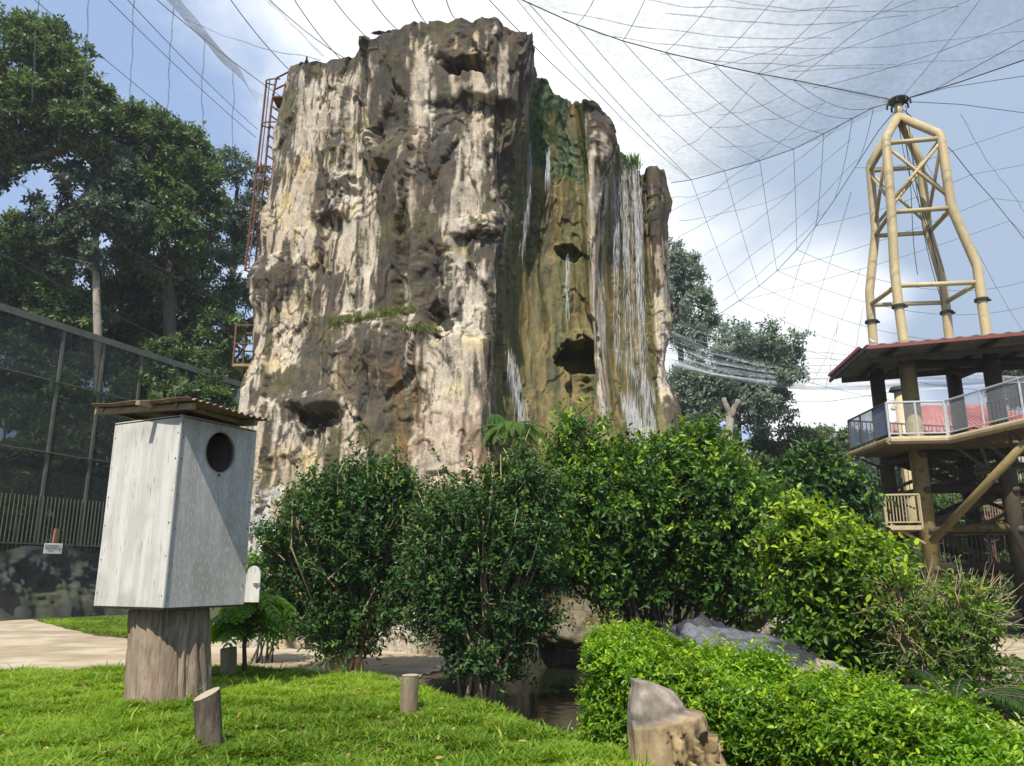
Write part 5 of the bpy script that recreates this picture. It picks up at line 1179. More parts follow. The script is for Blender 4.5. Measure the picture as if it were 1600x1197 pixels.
LM_HAZY = leafmat('tree_leaf_hazed', (.15,.20,.15), (.26,.32,.22), (.24,.28,.12), trans=.3, rough=.6)  # haze and net veil put into the leaf colour
def B_(px, py, Y, rx, rz, ry=None):
    c = at(px, py, Y); dep = Y*CP+(c.z-EYE)*SP; return (c, (rx/FPX*dep, (ry if ry else (rx+rz)/2)/FPX*dep, rz/FPX*dep))
def wob(a, b, n=6, amp=.08, rg=None):
    a, b = Vector(a), Vector(b); L = (b-a).length
    return [a.lerp(b, t)+Vector((rg.normal()*amp*L*math.sin(math.pi*t), rg.normal()*amp*L*math.sin(math.pi*t), rg.normal()*amp*.4*L*math.sin(math.pi*t))) for t in np.linspace(0,1,n)]
def tree(name, label, blobs, trunk, r, seed, mat=None, bark=None, leaf=.24, clumps=130, per=26, nl=8, cat='tree', group=None, young=.05, asp=.5, limbs=True, spread=.10, dens=1.0):
    rg = np.random.default_rng(seed); tr = [Vector(p) for p in trunk]; base = Vector(tr[0]); root = empty(name, base, label, cat, group)
    mb = MB(); n = len(tr); mb.tube(tr, [r*(1-.6*i/(n-1)) for i in range(n)], 10, jit=.12)
    if limbs:
        for c, rr in blobs:
            k = min(range(n), key=lambda i: (tr[i]-(c-Vector((0,0,rr[2]*1.2)))).length); s = tr[k]; w_ = wob(s, c, 7, .07, rg)
            mb.tube(w_, [r*.42*(1-.8*i/6) for i in range(7)], 6)
            for _ in range(5):
                d = Vector(tuple(rdir(rg,1)[0])); e = c+Vector((d.x*rr[0]*.85, d.y*rr[1]*.85, abs(d.z)*rr[2]*.8)); q = w_[4]; w2 = wob(q, e, 5, .08, rg); mb.tube(w2, [r*.16*(1-.8*i/4) for i in range(5)], 4, cap=False)
    mb.build('trunk', bark or BARK_D, root, smooth=True)
    C, O, k = in_blobs(rg, int(clumps*.36*len(blobs)**.9), blobs, .6)
    R = np.array([np.mean(b[1]) for b in blobs])[k]
    ct = np.clip(rg.normal(.5,.28,len(C)), 0, 1)
    P = np.repeat(C, per, 0)+rg.normal(size=(len(C)*per,3))*np.repeat(R,per)[:,None]*spread*np.array([1.15,1.15,.6])
    D = np.repeat(O, per, 0)*.5/np.linalg.norm(O,axis=1).repeat(per)[:,None] + rg.normal(size=P.shape)*.55+np.array([0,0,.15])
    cb = np.repeat(ct, per)
    m = MB(); Ls = leaf*(1.5+rg.random(len(P)))
    shoots(m, rg, P, D, Ls, nl, leaf, asp, young=young, six=False, clump=cb, up=.6)
    m.build('crown', mat or LM_TREE, root, attr=True)
    return root
def ground_at(px, Y): p = at(px, 900, Y); return Vector((p.x, Y, gz(p.x, Y)-.1))
def pathpx(pts, Y): return [ground_at(pts[0][0], Y)] + [at(x, y, Y) for x, y in pts[1:]]
def background():
    G = 'trees beyond the aviary net'
    tree('broadleaf_tree', 'large dark tree filling the top left corner with bare lower limbs', [B_(35,110,33,85,75),B_(100,140,33,55,45),B_(20,200,33,70,50),B_(120,195,33,48,38),B_(-30,250,33,60,50),B_(150,160,33,22,25),B_(65,60,33,40,25)], pathpx([(-70,900),(-60,600),(-40,380),(-10,280)],33), .5, 61, clumps=120, leaf=.26, group=G)
    tree('broadleaf_tree', 'tall dense dark tree between the corner tree and the cliff', [B_(225,225,38,68,50),B_(285,255,38,48,50),B_(210,300,38,70,50),B_(300,330,38,48,45),B_(250,390,38,70,55),B_(200,200,38,30,32),B_(310,230,38,18,30),B_(320,290,38,25,30)], pathpx([(268,900),(268,600),(262,430),(250,300)],38), .45, 62, clumps=120, leaf=.27, group=G)
    tree('broadleaf_tree', 'slim tree with a straight pale trunk and grey-green leaves', [B_(130,300,34.5,52,42),B_(170,260,34.5,38,35),B_(100,345,34.5,45,30),B_(185,330,34.5,35,40),B_(120,400,34.5,45,25)], pathpx([(155,900),(154,560),(150,430),(150,340),(158,260)],34.5), .22, 63, mat=LM_BLUE, bark=BARK_P, clumps=60, leaf=.24, group=G)
    tree('broadleaf_tree', 'thin airy tree directly left of the cliff and its ladder', [B_(372,270,44,30,45),B_(350,360,44,52,45),B_(385,330,44,30,60),B_(350,440,44,48,50),B_(385,480,44,40,60)], pathpx([(362,900),(360,600),(362,440),(370,300)],44), .28, 64, mat=LM_BLUE, clumps=55, leaf=.25, group=G)
    tree('broadleaf_tree', 'sunlit yellow-green tree low at the left edge', [B_(40,370,40,55,25),B_(90,385,40,40,30),B_(10,400,40,50,35),B_(60,430,40,60,30)], pathpx([(40,900),(40,620),(42,430)],40), .3, 65, mat=LM_PALE, clumps=70, leaf=.27, group=G)
    tree('broadleaf_tree', 'dark tree mass just above the left end of the mesh wall', [B_(30,470,37,60,45),B_(110,490,37,60,50),B_(-20,430,37,45,60),B_(70,520,37,60,40)], pathpx([(60,900),(60,650),(65,520)],37), .3, 66, clumps=110, leaf=.28, group=G)
    tree('broadleaf_tree', 'dark tree below the tall dense tree, above the middle of the mesh wall', [B_(200,480,40,60,50),B_(270,480,40,55,55),B_(230,550,40,70,35),B_(160,540,40,50,35),B_(330,520,40,40,50)], pathpx([(215,900),(212,680),(214,540)],40), .3, 67, clumps=110, leaf=.28, group=G)
    tree('broadleaf_tree', 'round light green tree just above the right end of the mesh wall', [B_(300,565,44,50,28),B_(345,575,44,40,30),B_(265,560,44,28,22)], pathpx([(310,900),(310,700),(312,590)],44), .3, 68, mat=LM_PALE, clumps=80, leaf=.25, group=G, young=.15)
    U = 'undergrowth behind the mesh wall'
    for i, (px, py, rx, rz, lab) in enumerate([(30,730,35,30,'low leafy plant behind the mesh at the left edge'),(105,700,35,45,'tall leafy plant behind the mesh between the second and third post'),(140,730,28,40,'bright plant behind the mesh next to the nest box roof'),(70,640,60,60,'dark bush behind the upper mesh at left'),(230,640,50,60,'dark bush behind the mesh above the nest box'),(320,650,50,50,'dark bush behind the mesh near the cliff foot'),(10,560,60,60,'dark bush behind the top of the mesh at the left edge'),(150,600,60,60,'dark bush behind the mesh above the left corner of the nest box roof'),(60,790,80,45,'low dark bush right behind the bars and the white notice'),(280,590,50,50,'dark bush behind the mesh wall above the right side of the nest box roof')]):
        Y = 32+i*.6; tree('bush', lab, [B_(px,py,Y,rx,rz)], [ground_at(px,Y), at(px,py,Y)], .07, 70+i, mat=LM_PALE if i < 3 else LM_TREE, clumps=110, leaf=.26, cat='bush', group=U, limbs=False)
    # right side
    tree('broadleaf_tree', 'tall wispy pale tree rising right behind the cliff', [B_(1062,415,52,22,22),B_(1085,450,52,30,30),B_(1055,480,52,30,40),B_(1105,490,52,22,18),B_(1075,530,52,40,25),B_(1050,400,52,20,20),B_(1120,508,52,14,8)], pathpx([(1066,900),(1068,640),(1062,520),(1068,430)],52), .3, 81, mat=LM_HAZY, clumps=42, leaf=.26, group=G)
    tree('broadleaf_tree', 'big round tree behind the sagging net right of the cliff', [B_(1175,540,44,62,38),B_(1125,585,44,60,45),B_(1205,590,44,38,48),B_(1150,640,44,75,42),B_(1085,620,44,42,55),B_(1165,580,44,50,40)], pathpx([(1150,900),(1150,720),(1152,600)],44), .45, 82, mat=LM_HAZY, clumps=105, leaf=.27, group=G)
    tree('broadleaf_tree', 'rounded light tree with open crown below the round tree', [B_(1225,690,46,40,28),B_(1262,700,46,30,25),B_(1200,720,46,40,30),B_(1240,740,46,50,30)], pathpx([(1230,900),(1230,780),(1230,700)],46), .3, 83, mat=LM_PALE, clumps=70, leaf=.24, group=G)
    tree('broadleaf_tree', 'far light green tree just left of the viewing platform', [B_(1300,695,54,42,25),B_(1335,710,54,35,35),B_(1280,730,54,35,30)], pathpx([(1305,900),(1305,790),(1305,710)],54), .3, 84, mat=LM_PALE, clumps=70, leaf=.26, group=G)
    tree('broadleaf_tree', 'leafy tree showing beyond the right end of the platform roof', [B_(1600,560,50,38,30),B_(1640,600,50,50,40),B_(1580,610,50,25,20)], pathpx([(1625,900),(1625,720),(1620,600)],50), .3, 85, mat=LM_BLUE, clumps=70, leaf=.26, group=G)
    for i, (px, py, Y, rx, rz, lab, mt) in enumerate([(1090,720,40,60,50,'dark tree low behind the splash of the waterfall',LM_TREE),(1170,760,38,60,50,'dark tree behind the leafy tree top, under the forked dead tree',LM_TREE),(1270,800,40,60,60,'dark tree left of the platform tower at railing height',LM_TREE),
            (1365,750,44,50,60,'hazy tree seen under the left end of the deck',LM_BLUE),(1430,810,42,60,70,'dark tree behind the small cream balcony',LM_TREE),(1500,760,46,50,60,'tree behind the upper stair flight',LM_TREE),(1570,820,43,60,70,'tree behind the lower right stairs',LM_TREE),(1660,780,44,60,90,'tree at the right edge behind the walkway',LM_TREE),
            (1380,900,34,50,50,'bush at the foot of the tower left column',LM_TREE),(1480,920,33,60,45,'sunlit bush behind the foot of the stairs',LM_PALE),(1570,930,34,60,45,'green bush behind the lowest pipe beam at right',LM_PALE)]):
        tree('broadleaf_tree' if i < 8 else 'bush', lab, [B_(px,py,Y,rx,rz),B_(px-rx*.6,py+rz*.5,Y,rx*.6,rz*.6),B_(px+rx*.6,py+rz*.4,Y,rx*.6,rz*.6)], [ground_at(px,Y), at(px,py+rz*.5,Y), at(px,py,Y)], .25, 90+i, mat=mt, clumps=60, leaf=.28, cat='tree' if i < 8 else 'bush', group=G if i < 8 else 'bushes behind the tower foot')
    # dead forked tree and a broken trunk with a nest platform
    rg = np.random.default_rng(9); root = empty('dead_tree', ground_at(1135,31), 'bare forked pale dead tree standing before the round tree', 'dead tree')
    mb = MB(); f = at(1141,650,31); mb.tube([ground_at(1138,31), at(1137,700,31), f], [.20,.16,.15], 10, jit=.1); mb.build('trunk', BARK_P, root, smooth=True)
    for e, r_ in ((at(1131,622,31),.09),(at(1153,625,31),.10)): mb = MB(); mb.tube(wob(f-Vector((0,0,.1)), e, 6, .05, rg), [.14,.13,.12,.11,.10,r_], 8, jit=.1); mb.build('branch', BARK_P, root, smooth=True)
    for (a, b) in (((1140,660),(1112,642)),((1112,642),(1120,655)),((1139,672),(1118,660))): mb = MB(); mb.tube(wob(at(*a,31), at(*b,31), 5, .1, rg), .03, 5); mb.build('branch', BARK_P, root)
    root = empty('dead_tree', ground_at(1118,29), 'short broken brown trunk carrying a flat wooden board, left of the forked tree', 'dead tree')
    mb = MB(); mb.tube([ground_at(1118,29), at(1117,700,29), at(1115,683,29)], [.18,.16,.15], 9, jit=.15); mb.build('trunk', mottled('bark_red',(.28,.15,.10),(.2,.11,.08),5), root, smooth=True)
    mb = MB(); p = at(1148,694,29); mb.box(p, (1.0,.8,.06), None, .01); mb.tube([p, Vector((p.x,29,0))], .07, 7); mb.build('board', M_DARKS, root)
    # far wood closing the horizon
    rg = np.random.default_rng(77); n = 5200; an = rg.uniform(-1.25, 1.25, n); D_ = rg.uniform(62, 92, n); P = np.stack([np.sin(an)*D_, np.cos(an)*D_, np.zeros(n)], 1)
    hmax = 4.5+5.5*fbm(P*.08, 3, 701); P[:,2] = hmax*rg.random(n)**.6
    m = MB(); P = np.repeat(P, 5, 0)+rg.normal(size=(n*5,3))*.8; shoots(m, rg, P, rg.normal(size=P.shape)+np.array([0,0,.4]), np.full(len(P),1.2), 6, .75, .6, six=False, clump=np.clip(rg.normal(.4,.25,len(P)),0,1), young=.05)
    tag(m.build('far_woods', LM_BLUE, None, attr=True), 'far wood closing the horizon behind the aviary on both sides', 'woods', kind='stuff')
    # far red-roofed building and a stone pillar behind the deck
    r0 = at(1400,679,48); r1 = at(1600,679,48); root = empty('red_roof_building', (r0.x+4, 50, 0), 'low red-roofed building seen through the deck railing of the tower', 'building')
    z0 = at(1500,679,48).z; z1 = at(1500,632,50).z; mb = MB(); xs = [(r0.x-.5, r0.x+3.2, r1.x-1, r1.x+4)]
    a, b, c, d = xs[0]; mb.add([(a,47,z0),(d,47,z0),(c,50.5,z1),(b,50.5,z1),(a,55,z0),(d,55,z0)], [(0,1,2,3),(4,3,2,5)]); mb.V.append(np.zeros((0,3))); mb.A.append(np.zeros((0,4))); mb.F.append(np.array([(0,3,4),(1,5,2)]))
    for k in range(30): x = a+(d-a)*k/29; tx = b+(c-b)*k/29; mb.tube([(x,46.97,z0+.05),(tx,50.45,z1+.05)], .05, 4, cap=False)
    mb.build('roof', mottled('red_tiles', (.42,.12,.10), (.32,.09,.08), 1.5, rough=.7), root)
    mb = MB(); mb.box(((a+d)/2, 51, z0/2), (d-a-1.4, 7, z0)); mb.build('wall', mottled('cream_wall', (.45,.40,.30), (.38,.33,.25), 1, rough=.9), root)
    for k in range(5): x = a+1.6+k*(d-a-3)/4; mb = MB(); mb.box((x,47.46,z0*.62), (1.1,.06,1.2)); w_ = mb.build('window', mottled('dark_pane', (.03,.035,.04),(.02,.02,.03),3,rough=.2), root)
    g = at(1406,640,40); root = empty('far_mast', (g.x,40,0), 'distant cream pipe column with a dark cap seen behind the deck', 'column'); mb = MB(); mb.tube([(g.x,40,-.1), at(1406,612,40)], .30, 12); mb.build('column', M_PIPE, root, smooth=True); mb = MB(); t_ = at(1404,611,40); mb.tube([t_, t_+Vector((0,0,.2))], [.5,.4], 10); mb.build('cap', M_BLACK, root)
    mb = MB(); mb.tube([at(1401,628,40), at(1395,640,40)], .12, 8); mb.build('brace', M_PIPE, root)
    # brown walkway railing further back right
    root = empty('far_walkway', gp(1565,985), 'brown-red railed walkway behind the lower right stairs of the tower', 'walkway')
    a = at(1525,812,34); b = at(1660,808,34); mb = MB(); mb.bar(a, b, 1.4, .12); mb.build('deck', M_RUST, root)
    mb = MB(); h = Vector((0,-.7,.62)); mb.tube([a+h, b+h], .04, 6)
    for k in range(34): p = a.lerp(b, k/33)+Vector((0,-.7,0)); mb.tube([p, p+Vector((0,0,.62))], .018, 4, cap=False)
    mb.build('railing', mottled('pink_rail',(.36,.20,.15),(.30,.16,.12),6), root)
    for k in (.15,.6): p = a.lerp(b, k); mb = MB(); mb.tube([p, Vector((p.x,p.y,-.1))], .12, 8); mb.build('post', M_RUST, root)
background()

def shrub(name, label, blobs, base, seed, mat, leaf, asp, n, nl, Ls, young, ytop, stems=20, stem_r=.012, stem_mat=None, cat='shrub', group=None, spikes=0, spike_h=.5, twfrac=.2, up=.5, inner=.5, base_r=.12, spread=.9, upd=.3, six=True, trunk=None, fork=.35, clumpy=0):
    rg = np.random.default_rng(seed); root = empty(name, base, label, cat, group); base = Vector(base)
    blobs = [(c, tuple(q*.80 for q in r)) for c, r in blobs]
    sm = MB(); tw = MB(); m = MB()
    c0, O, k = in_blobs(rg, stems, blobs, .2)
    for q in c0:
        b = base+Vector((rg.normal()*base_r, rg.normal()*base_r, -.05)); e = Vector(tuple(q)); mid = b.lerp(e, fork)+Vector((0,0,(e-b).length*.10)); pts = [b, mid.lerp(b,.4), mid, mid.lerp(e,.5)+Vector((rg.normal()*.05,rg.normal()*.05,.03)), e]
        sm.tube(pts, [stem_r*2.2, stem_r*1.9, stem_r*1.5, stem_r, stem_r*.4], 6)
    if trunk: sm.tube([base-Vector((0,0,.1)), base+Vector((0,0,trunk[1]*.5)), base+Vector((0,0,trunk[1]))], [trunk[0]*1.3, trunk[0], trunk[0]*.9], 10, jit=.15)
    P, O, k = in_blobs(rg, n, blobs, inner)
    if clumpy:
        C, O2, k2 = in_blobs(rg, clumpy, blobs, inner); j = rg.integers(0, clumpy, n); R = np.array([np.mean(b[1]) for b in blobs])[k2[j]]
        half = rg.random(n) < .7; P = np.where(half[:,None], C[j]+rg.normal(size=(n,3))*R[:,None]*np.array([.16,.16,.10]), P); O = np.where(half[:,None], O2[j], O)
    O = O/np.linalg.norm(O, axis=1)[:,None]
    D = O*.8+np.array([0,0,upd])+rg.normal(size=P.shape)*.35
    L = Ls*(.6+.8*rg.random(n))
    zt = max(b[0].z+b[1][2] for b in blobs); hi = sst(.35, 1.0, (P[:,2]-base.z)/(zt-base.z)) # new growth is on the upper, outer shoots
    yk = rg.random(n) < young*(.3+1.2*hi)
    pk = ~yk
    shoots(m, rg, P[pk], D[pk], L[pk], nl, leaf, asp, 0, 0, six, tw=tw, twfrac=twfrac, twr=.004*leaf/.08, up=up, spread=spread)
    if yk.any(): shoots(m, rg, P[yk], D[yk], L[yk], nl, leaf, asp, 1, ytop, six, tw=tw, twfrac=twfrac, twr=.004*leaf/.08, up=up, spread=spread, toneb=.15)
    if spikes:
        Q, O, k = in_blobs(rg, spikes*3, blobs, .75); o = np.argsort(-(Q[:,2]+rg.normal(size=len(Q))*.35))[:spikes]; Q = Q[o]
        for q in Q:
            e = Vector(tuple(q))+Vector((rg.normal()*.12, rg.normal()*.12, spike_h*(.4+.8*rg.random()))); s = Vector(tuple(q)).lerp(base, .45); sm.tube([s, Vector(tuple(q)), e], [stem_r, stem_r*.8, stem_r*.3], 5)
            nn = 7; t = np.linspace(.1,1,nn); PP = np.array([tuple(Vector(tuple(q)).lerp(e, float(x))) for x in t]); DD = rg.normal(size=(nn,3))*.5+np.array([0,0,.7])
            shoots(m, rg, PP, DD, np.full(nn,Ls*.45), max(4,nl-3), leaf*.85, asp, .5, ytop, six, up=up)
    sm.build('stem', stem_mat or BARK_D, root, smooth=True)
    if tw.n: tw.build('twig', TWIG if stem_mat is TWIG else BARK_D, root)
    m.build('foliage', mat, root, attr=True); return root
def near_shrubs():
    b = gp(535,1058,0.0); Y = b.y
    shrub('tall_shrub', 'tall dark green shrub with thin pale upright stems beside the nest box', [B_(500,850,Y,80,100),B_(560,830,Y,85,110),B_(470,930,Y,50,60),B_(600,900,Y,55,100),B_(535,985,Y,75,60),B_(600,790,Y,45,50)], b, 101, LM_DARK, .092, .5, 3900, 10, .42, .16, .5, stems=75, stem_r=.017, stem_mat=TWIG, spikes=60, spike_h=.7, group='shrubs in front of the cliff', base_r=.10, clumpy=200, fork=.25, upd=1.1)
    b = gp(752,1092,-.05); Y = b.y
    shrub('tall_shrub', 'second dark green shrub with upright stems, overhanging the dark pond', [B_(750,860,Y,90,100),B_(700,900,Y,60,90),B_(820,870,Y,60,100),B_(720,980,Y,70,60),B_(800,970,Y,60,60),B_(810,775,Y,45,60),B_(700,815,Y,40,50),B_(765,1035,Y,60,50)], b, 102, LM_DARK, .078, .5, 5000, 10, .36, .16, .5, stems=80, stem_r=.015, stem_mat=TWIG, spikes=56, spike_h=.6, group='shrubs in front of the cliff', base_r=.12, clumpy=240, fork=.25, upd=1.1)
    b = Vector((at(1020,985,13).x, 13, gz(at(1020,985,13).x,13)))
    shrub('leafy_tree', 'broad glossy green tree with many thin dark stems, in front of the waterfalls', [B_(1010,800,13,110,90),B_(920,790,13,70,80),B_(1090,790,13,90,85),B_(1160,830,13,80,85),B_(930,870,13,60,60),B_(1010,890,13,80,60),B_(1120,900,13,80,60),B_(905,690,13.2,42,34),B_(1090,700,13,34,26),B_(1010,745,13,90,50),B_(1200,880,13,50,60)], b, 103, LM_GLOSS, .105, .5, 7000, 9, .38, .30, .9, stems=44, stem_r=.022, spikes=22, spike_h=.35, cat='tree', clumpy=330, fork=.3, base_r=.2)
    b = Vector((at(1350,1080,10).x, 10, .0))
    shrub('yellow_shrub', 'shrub with bright yellow-green young leaves right of the glossy tree', [B_(1290,880,10,75,65),B_(1250,845,10,42,42),B_(1350,930,10,70,65),B_(1290,970,10,60,60),B_(1380,1000,10,50,60),B_(1340,1030,10,45,40)], b, 104, LM_YEL, .10, .5, 4300, 8, .30, .42, 1.0, stems=30, stem_r=.014, spikes=16, spike_h=.25, clumpy=200, fork=.3)
    b = Vector((at(1450,1100,9.3).x, 9.3, .0))
    shrub('twiggy_shrub', 'half-bare twiggy shrub with pale dry branches before the platform tower', [B_(1450,1010,9.3,70,65),B_(1400,950,9.3,40,50),B_(1500,970,9.3,50,60),B_(1440,1060,9.3,60,40),B_(1520,1040,9.3,40,40)], b, 105, LM_YEL, .078, .45, 1000, 7, .26, .16, .8, stems=90, stem_r=.009, stem_mat=TWIG, spikes=26, spike_h=.30, twfrac=.8, inner=.3, fork=.5)
    rg = np.random.default_rng(205); r0 = bpy.data.objects['twiggy_shrub']; tw = MB()
    for i in range(46):
        e = at(rg.uniform(1385,1590), rg.uniform(880,1010), 9.0+rg.random()*.5); s = b.lerp(e, .35)+Vector((rg.normal()*.08,rg.normal()*.1,0)); w_ = wob(s, e, 8, .05, rg); tw.tube(w_, [.010*(1-.75*j/7) for j in range(8)], 5, cap=False)
        for j in (3,4,5,6):
            for _ in range(2): d = (e-s).normalized()*.2+Vector((rg.normal()*.14,rg.normal()*.10,rg.normal()*.10)); tw.tube([w_[j], w_[j]+d*.5, w_[j]+d+Vector((0,0,.02))], [.005,.004,.002], 4, cap=False)
    tw.build('bare_twig', TWIG, r0)['kind'] = 'stuff'
    b = ground_at(1285,17)
    shrub('round_shrub', 'round mid-green leafy tree between the glossy tree and the platform tower', [B_(1285,790,17,55,60),B_(1270,740,17,35,28),B_(1320,820,17,25,50),B_(1240,800,17,30,60)], b, 106, LM_DARK, .17, .5, 2600, 8, .42, .15, .5, stems=14, stem_r=.02, cat='tree', clumpy=120)
    # drooping plant behind the log post
    b = Vector((at(383,1064,8.7).x, 8.7, gz(at(383,1064,8.7).x, 8.7)))
    plant_fronds('drooping_plant', 'young tree with long drooping glossy leaflets behind the nest box post', b, at(388,935,8.7), 8.7)
def frond(mb, tw, rg, o, d, L, n, ll, lw, droop=.5, vdeg=.75, tone=.5, young=0., r=.006, fold=.2, tip=1.0):
    o = Vector(o); d = Vector(d).normalized(); pts = []; p = Vector(o); v = Vector(d); k = 14
    for i in range(k+1): pts.append(Vector(p)); p = p+v*(L/k); v = (v+Vector((0,0,-droop/k*2))).normalized()
    tw.tube(pts, [r*(1-.8*i/k) for i in range(k+1)], 5, cap=False)
    P = np.array([tuple(q) for q in pts]); t = np.linspace(.12, .98, n); PP = np.stack([np.interp(t*k, np.arange(k+1), P[:,j]) for j in range(3)], 1); T = np.gradient(P, axis=0); TT = np.stack([np.interp(t*k, np.arange(k+1), T[:,j]) for j in range(3)], 1); TT /= np.linalg.norm(TT, axis=1)[:,None]
    S = np.cross(TT, [0,0,1.]); S /= np.linalg.norm(S, axis=1)[:,None]+1e-9; U = np.cross(S, TT)
    env = np.sin(np.clip(t*.92+.08,0,1)*math.pi)**.6
    for sg in (-1,1):
        A = TT*.55 + S*sg*vdeg + np.array([0,0,-.22]) + rg.normal(size=PP.shape)*.07
        leaf_mesh(mb, PP, A, U + S*sg*.15 + rg.normal(size=PP.shape)*.08, ll*env, lw*(.5+.5*env), np.stack([np.clip(tone+rg.normal(size=n)*.12,0,1), np.clip(np.full(n,young)+rg.normal(size=n)*.05,0,1)], 1), True, fold)
def plant_fronds(name, label, b, top, Y):
    rg = np.random.default_rng(31); root = empty(name, b, label, 'young tree'); st = MB(); m = MB(); top = Vector(top)
    st.tube([b-Vector((0,0,.05)), b.lerp(top,.5)+Vector((-.03,0,0)), top], [.028,.02,.012], 8)
    for i in range(62):
        t = .42+.58*rg.random(); o = b.lerp(top, t); a = rg.random()*2*math.pi; frond(m, st, rg, o, (math.cos(a), math.sin(a)*.8, .45+.5*rg.random()), .38+.22*rg.random(), 9, .155, .045, droop=.9, tone=.45+.5*rg.random(), young=.0 if rg.random() < .8 else .5)
    frond(m, st, rg, b.lerp(top,.8), (.95,-.1,.55), .66, 8, .12, .035, droop=.8, tone=.8, young=.8)
    st.build('stem', BARK_D, root, smooth=True); m.build('foliage', LM_HEDGE, root, attr=True)
def fern(name, label, p, n, L, seed, cat='fern', ll=.09, lw=.016, leaflets=26, droop=.9, mat=None, arc=(0, 2*math.pi), tilt=(.4,1.0), hang=0., group=None, young=.1, r=.006):
    rg = np.random.default_rng(seed); root = empty(name, p, label, cat, group); st = MB(); m = MB()
    for i in range(n):
        a = arc[0]+(arc[1]-arc[0])*(i+rg.random()*.6)/n; frond(m, st, rg, Vector(p)+Vector((math.cos(a)*.04,math.sin(a)*.04,0)), (math.cos(a), math.sin(a), rg.uniform(*tilt)-hang), L*(.7+.5*rg.random()), leaflets, ll, lw, droop=droop, tone=.3+.5*rg.random(), young=young, r=r)
    st.build('stalk', BARK_D, root); m.build('frond', mat or LM_FERN, root, attr=True); return root
def tuft(name, label, pts, n, h, seed, mat, cat='grass', droop=.5, w=.012, kind=None):
    rg = np.random.default_rng(seed); P = np.array([tuple(pts[i]) for i in rg.integers(0,len(pts),n)])+rg.normal(size=(n,3))*np.array([.09,.06,.04])
    a = rg.random(n)*2*math.pi; le = rg.random(n)*.7; D = np.stack([np.cos(a)*le, np.sin(a)*le-.12, np.ones(n)], 1); D /= np.linalg.norm(D,axis=1)[:,None]; H = h*(.5+.8*rg.random(n))
    S = np.cross(D,[0,0,1.]); S /= np.linalg.norm(S,axis=1)[:,None]+1e-9; M_ = P+D*H[:,None]*.6; E = M_+D*H[:,None]*.3+np.stack([np.cos(a)*le,np.sin(a)*le,-droop+0*a],1)*H[:,None]*.4
    V = np.stack([P-S*w*.5,P+S*w*.5,M_+S*w*.5,M_-S*w*.5,E],1); b = (np.arange(n)*5)[:,None]; T = np.zeros((n,5,4)); T[:,:,0] = np.clip(rg.normal(.5,.25,n),0,1)[:,None]; T[:,:,1] = (rg.random(n)*.5)[:,None]
    mb = MB(); mb.add(V.reshape(-1,3), b+np.array([0,1,2,3]), T.reshape(-1,4)); mb.V.append(np.zeros((0,3))); mb.A.append(np.zeros((0,4))); mb.F.append(b+np.array([3,2,4]))
    o = mb.build(name, mat, None, attr=True); tag(rebase(o), label, cat, kind=kind); return o
def small_plants():
    p = surf(795,690); fern('fern', 'large light green fern clump growing on the cliff beside the wet wall', Vector((at(800,668,17.0).x,17.2,at(800,672,17.0).z)), 44, 1.0, 41, ll=.13, lw=.018, leaflets=40, droop=1.0, young=.25, arc=(0,6.28), tilt=(.3,.9))
    q = at(772,645,17.3); fern('fern', 'darker fern hanging on the cliff edge above the light fern clump', Vector((q.x,17.6,q.z)), 14, .55, 42, ll=.12, lw=.025, leaflets=22, droop=1.6, young=.0, tilt=(-.2,.4))
    q = gp(632,1045,0); fern('fern', 'small bright fern at the foot of the second shrub behind the stake', Vector((q.x, 11.2, .15)), 10, .55, 43, ll=.10, lw=.02, leaflets=22, young=.3)
    q = at(1500,1105,7.6); fern('cycad', 'dark arching cycad between the twiggy shrub and the hedge end', Vector((q.x-.05,7.6,.42)), 22, 1.0, 44, cat='cycad', ll=.16, lw=.014, leaflets=46, droop=.75, mat=LM_DARK, young=.1, tilt=(.25,.9), r=.010)
    q = at(1610,1010,9.5); fern('cycad', 'pale-leaved cycad cut by the right edge of the picture', Vector((q.x+.1,9.5,.45)), 16, .85, 45, cat='cycad', ll=.15, lw=.014, leaflets=44, droop=.8, mat=LM_FERN, young=.2, tilt=(.5,1.1), r=.010)
    LM_GRS = leafmat('ledge_grass_blade', (.05,.085,.012), (.13,.20,.03), (.30,.30,.08), trans=.35, rough=.5)
    pts = [surf(x, y)+Vector((0,-.03,.03)) for x, y in [(520,508),(530,505),(545,503),(560,501),(575,500),(585,498),(595,497),(605,495),(615,492),(625,490),(635,489),(645,490)]]
    tuft('ledge_grass', 'strip of bright short grass on the left ledge half way up the cliff', pts, 1100, .17, 46, LM_GRS, w=.014, kind='stuff')
    pts = [surf(x, y)+Vector((0,-.03,.03)) for x, y in [(640,518),(650,518),(660,519),(670,520),(678,521)]]
    tuft('ledge_grass', 'short strip of grass on the ledge step to the right of the longer strip', pts, 380, .14, 47, LM_GRS, w=.014, kind='stuff')
    q = surf(990,262); tuft('grass_tuft', 'pale yellow-green grass tuft on the cliff rim above the waterfall', [Vector((q.x,q.y,q.z+.0)), Vector((q.x+.1,q.y,q.z+.02))], 160, .55, 48, LM_FERN, cat='grass tuft', w=.018, droop=.2)
    q = gp(755,1100,-.05)
    # climbers at the foot of the nest box wall side
    shrub('low_bush', 'small leafy plant at the cliff foot right of the nest box', [B_(405,905,15,30,35),B_(425,960,15,28,40)], ground_at(415,15), 49, LM_GLOSS, .10, .5, 420, 7, .25, .3, .7, stems=8, stem_r=.01, cat='bush')
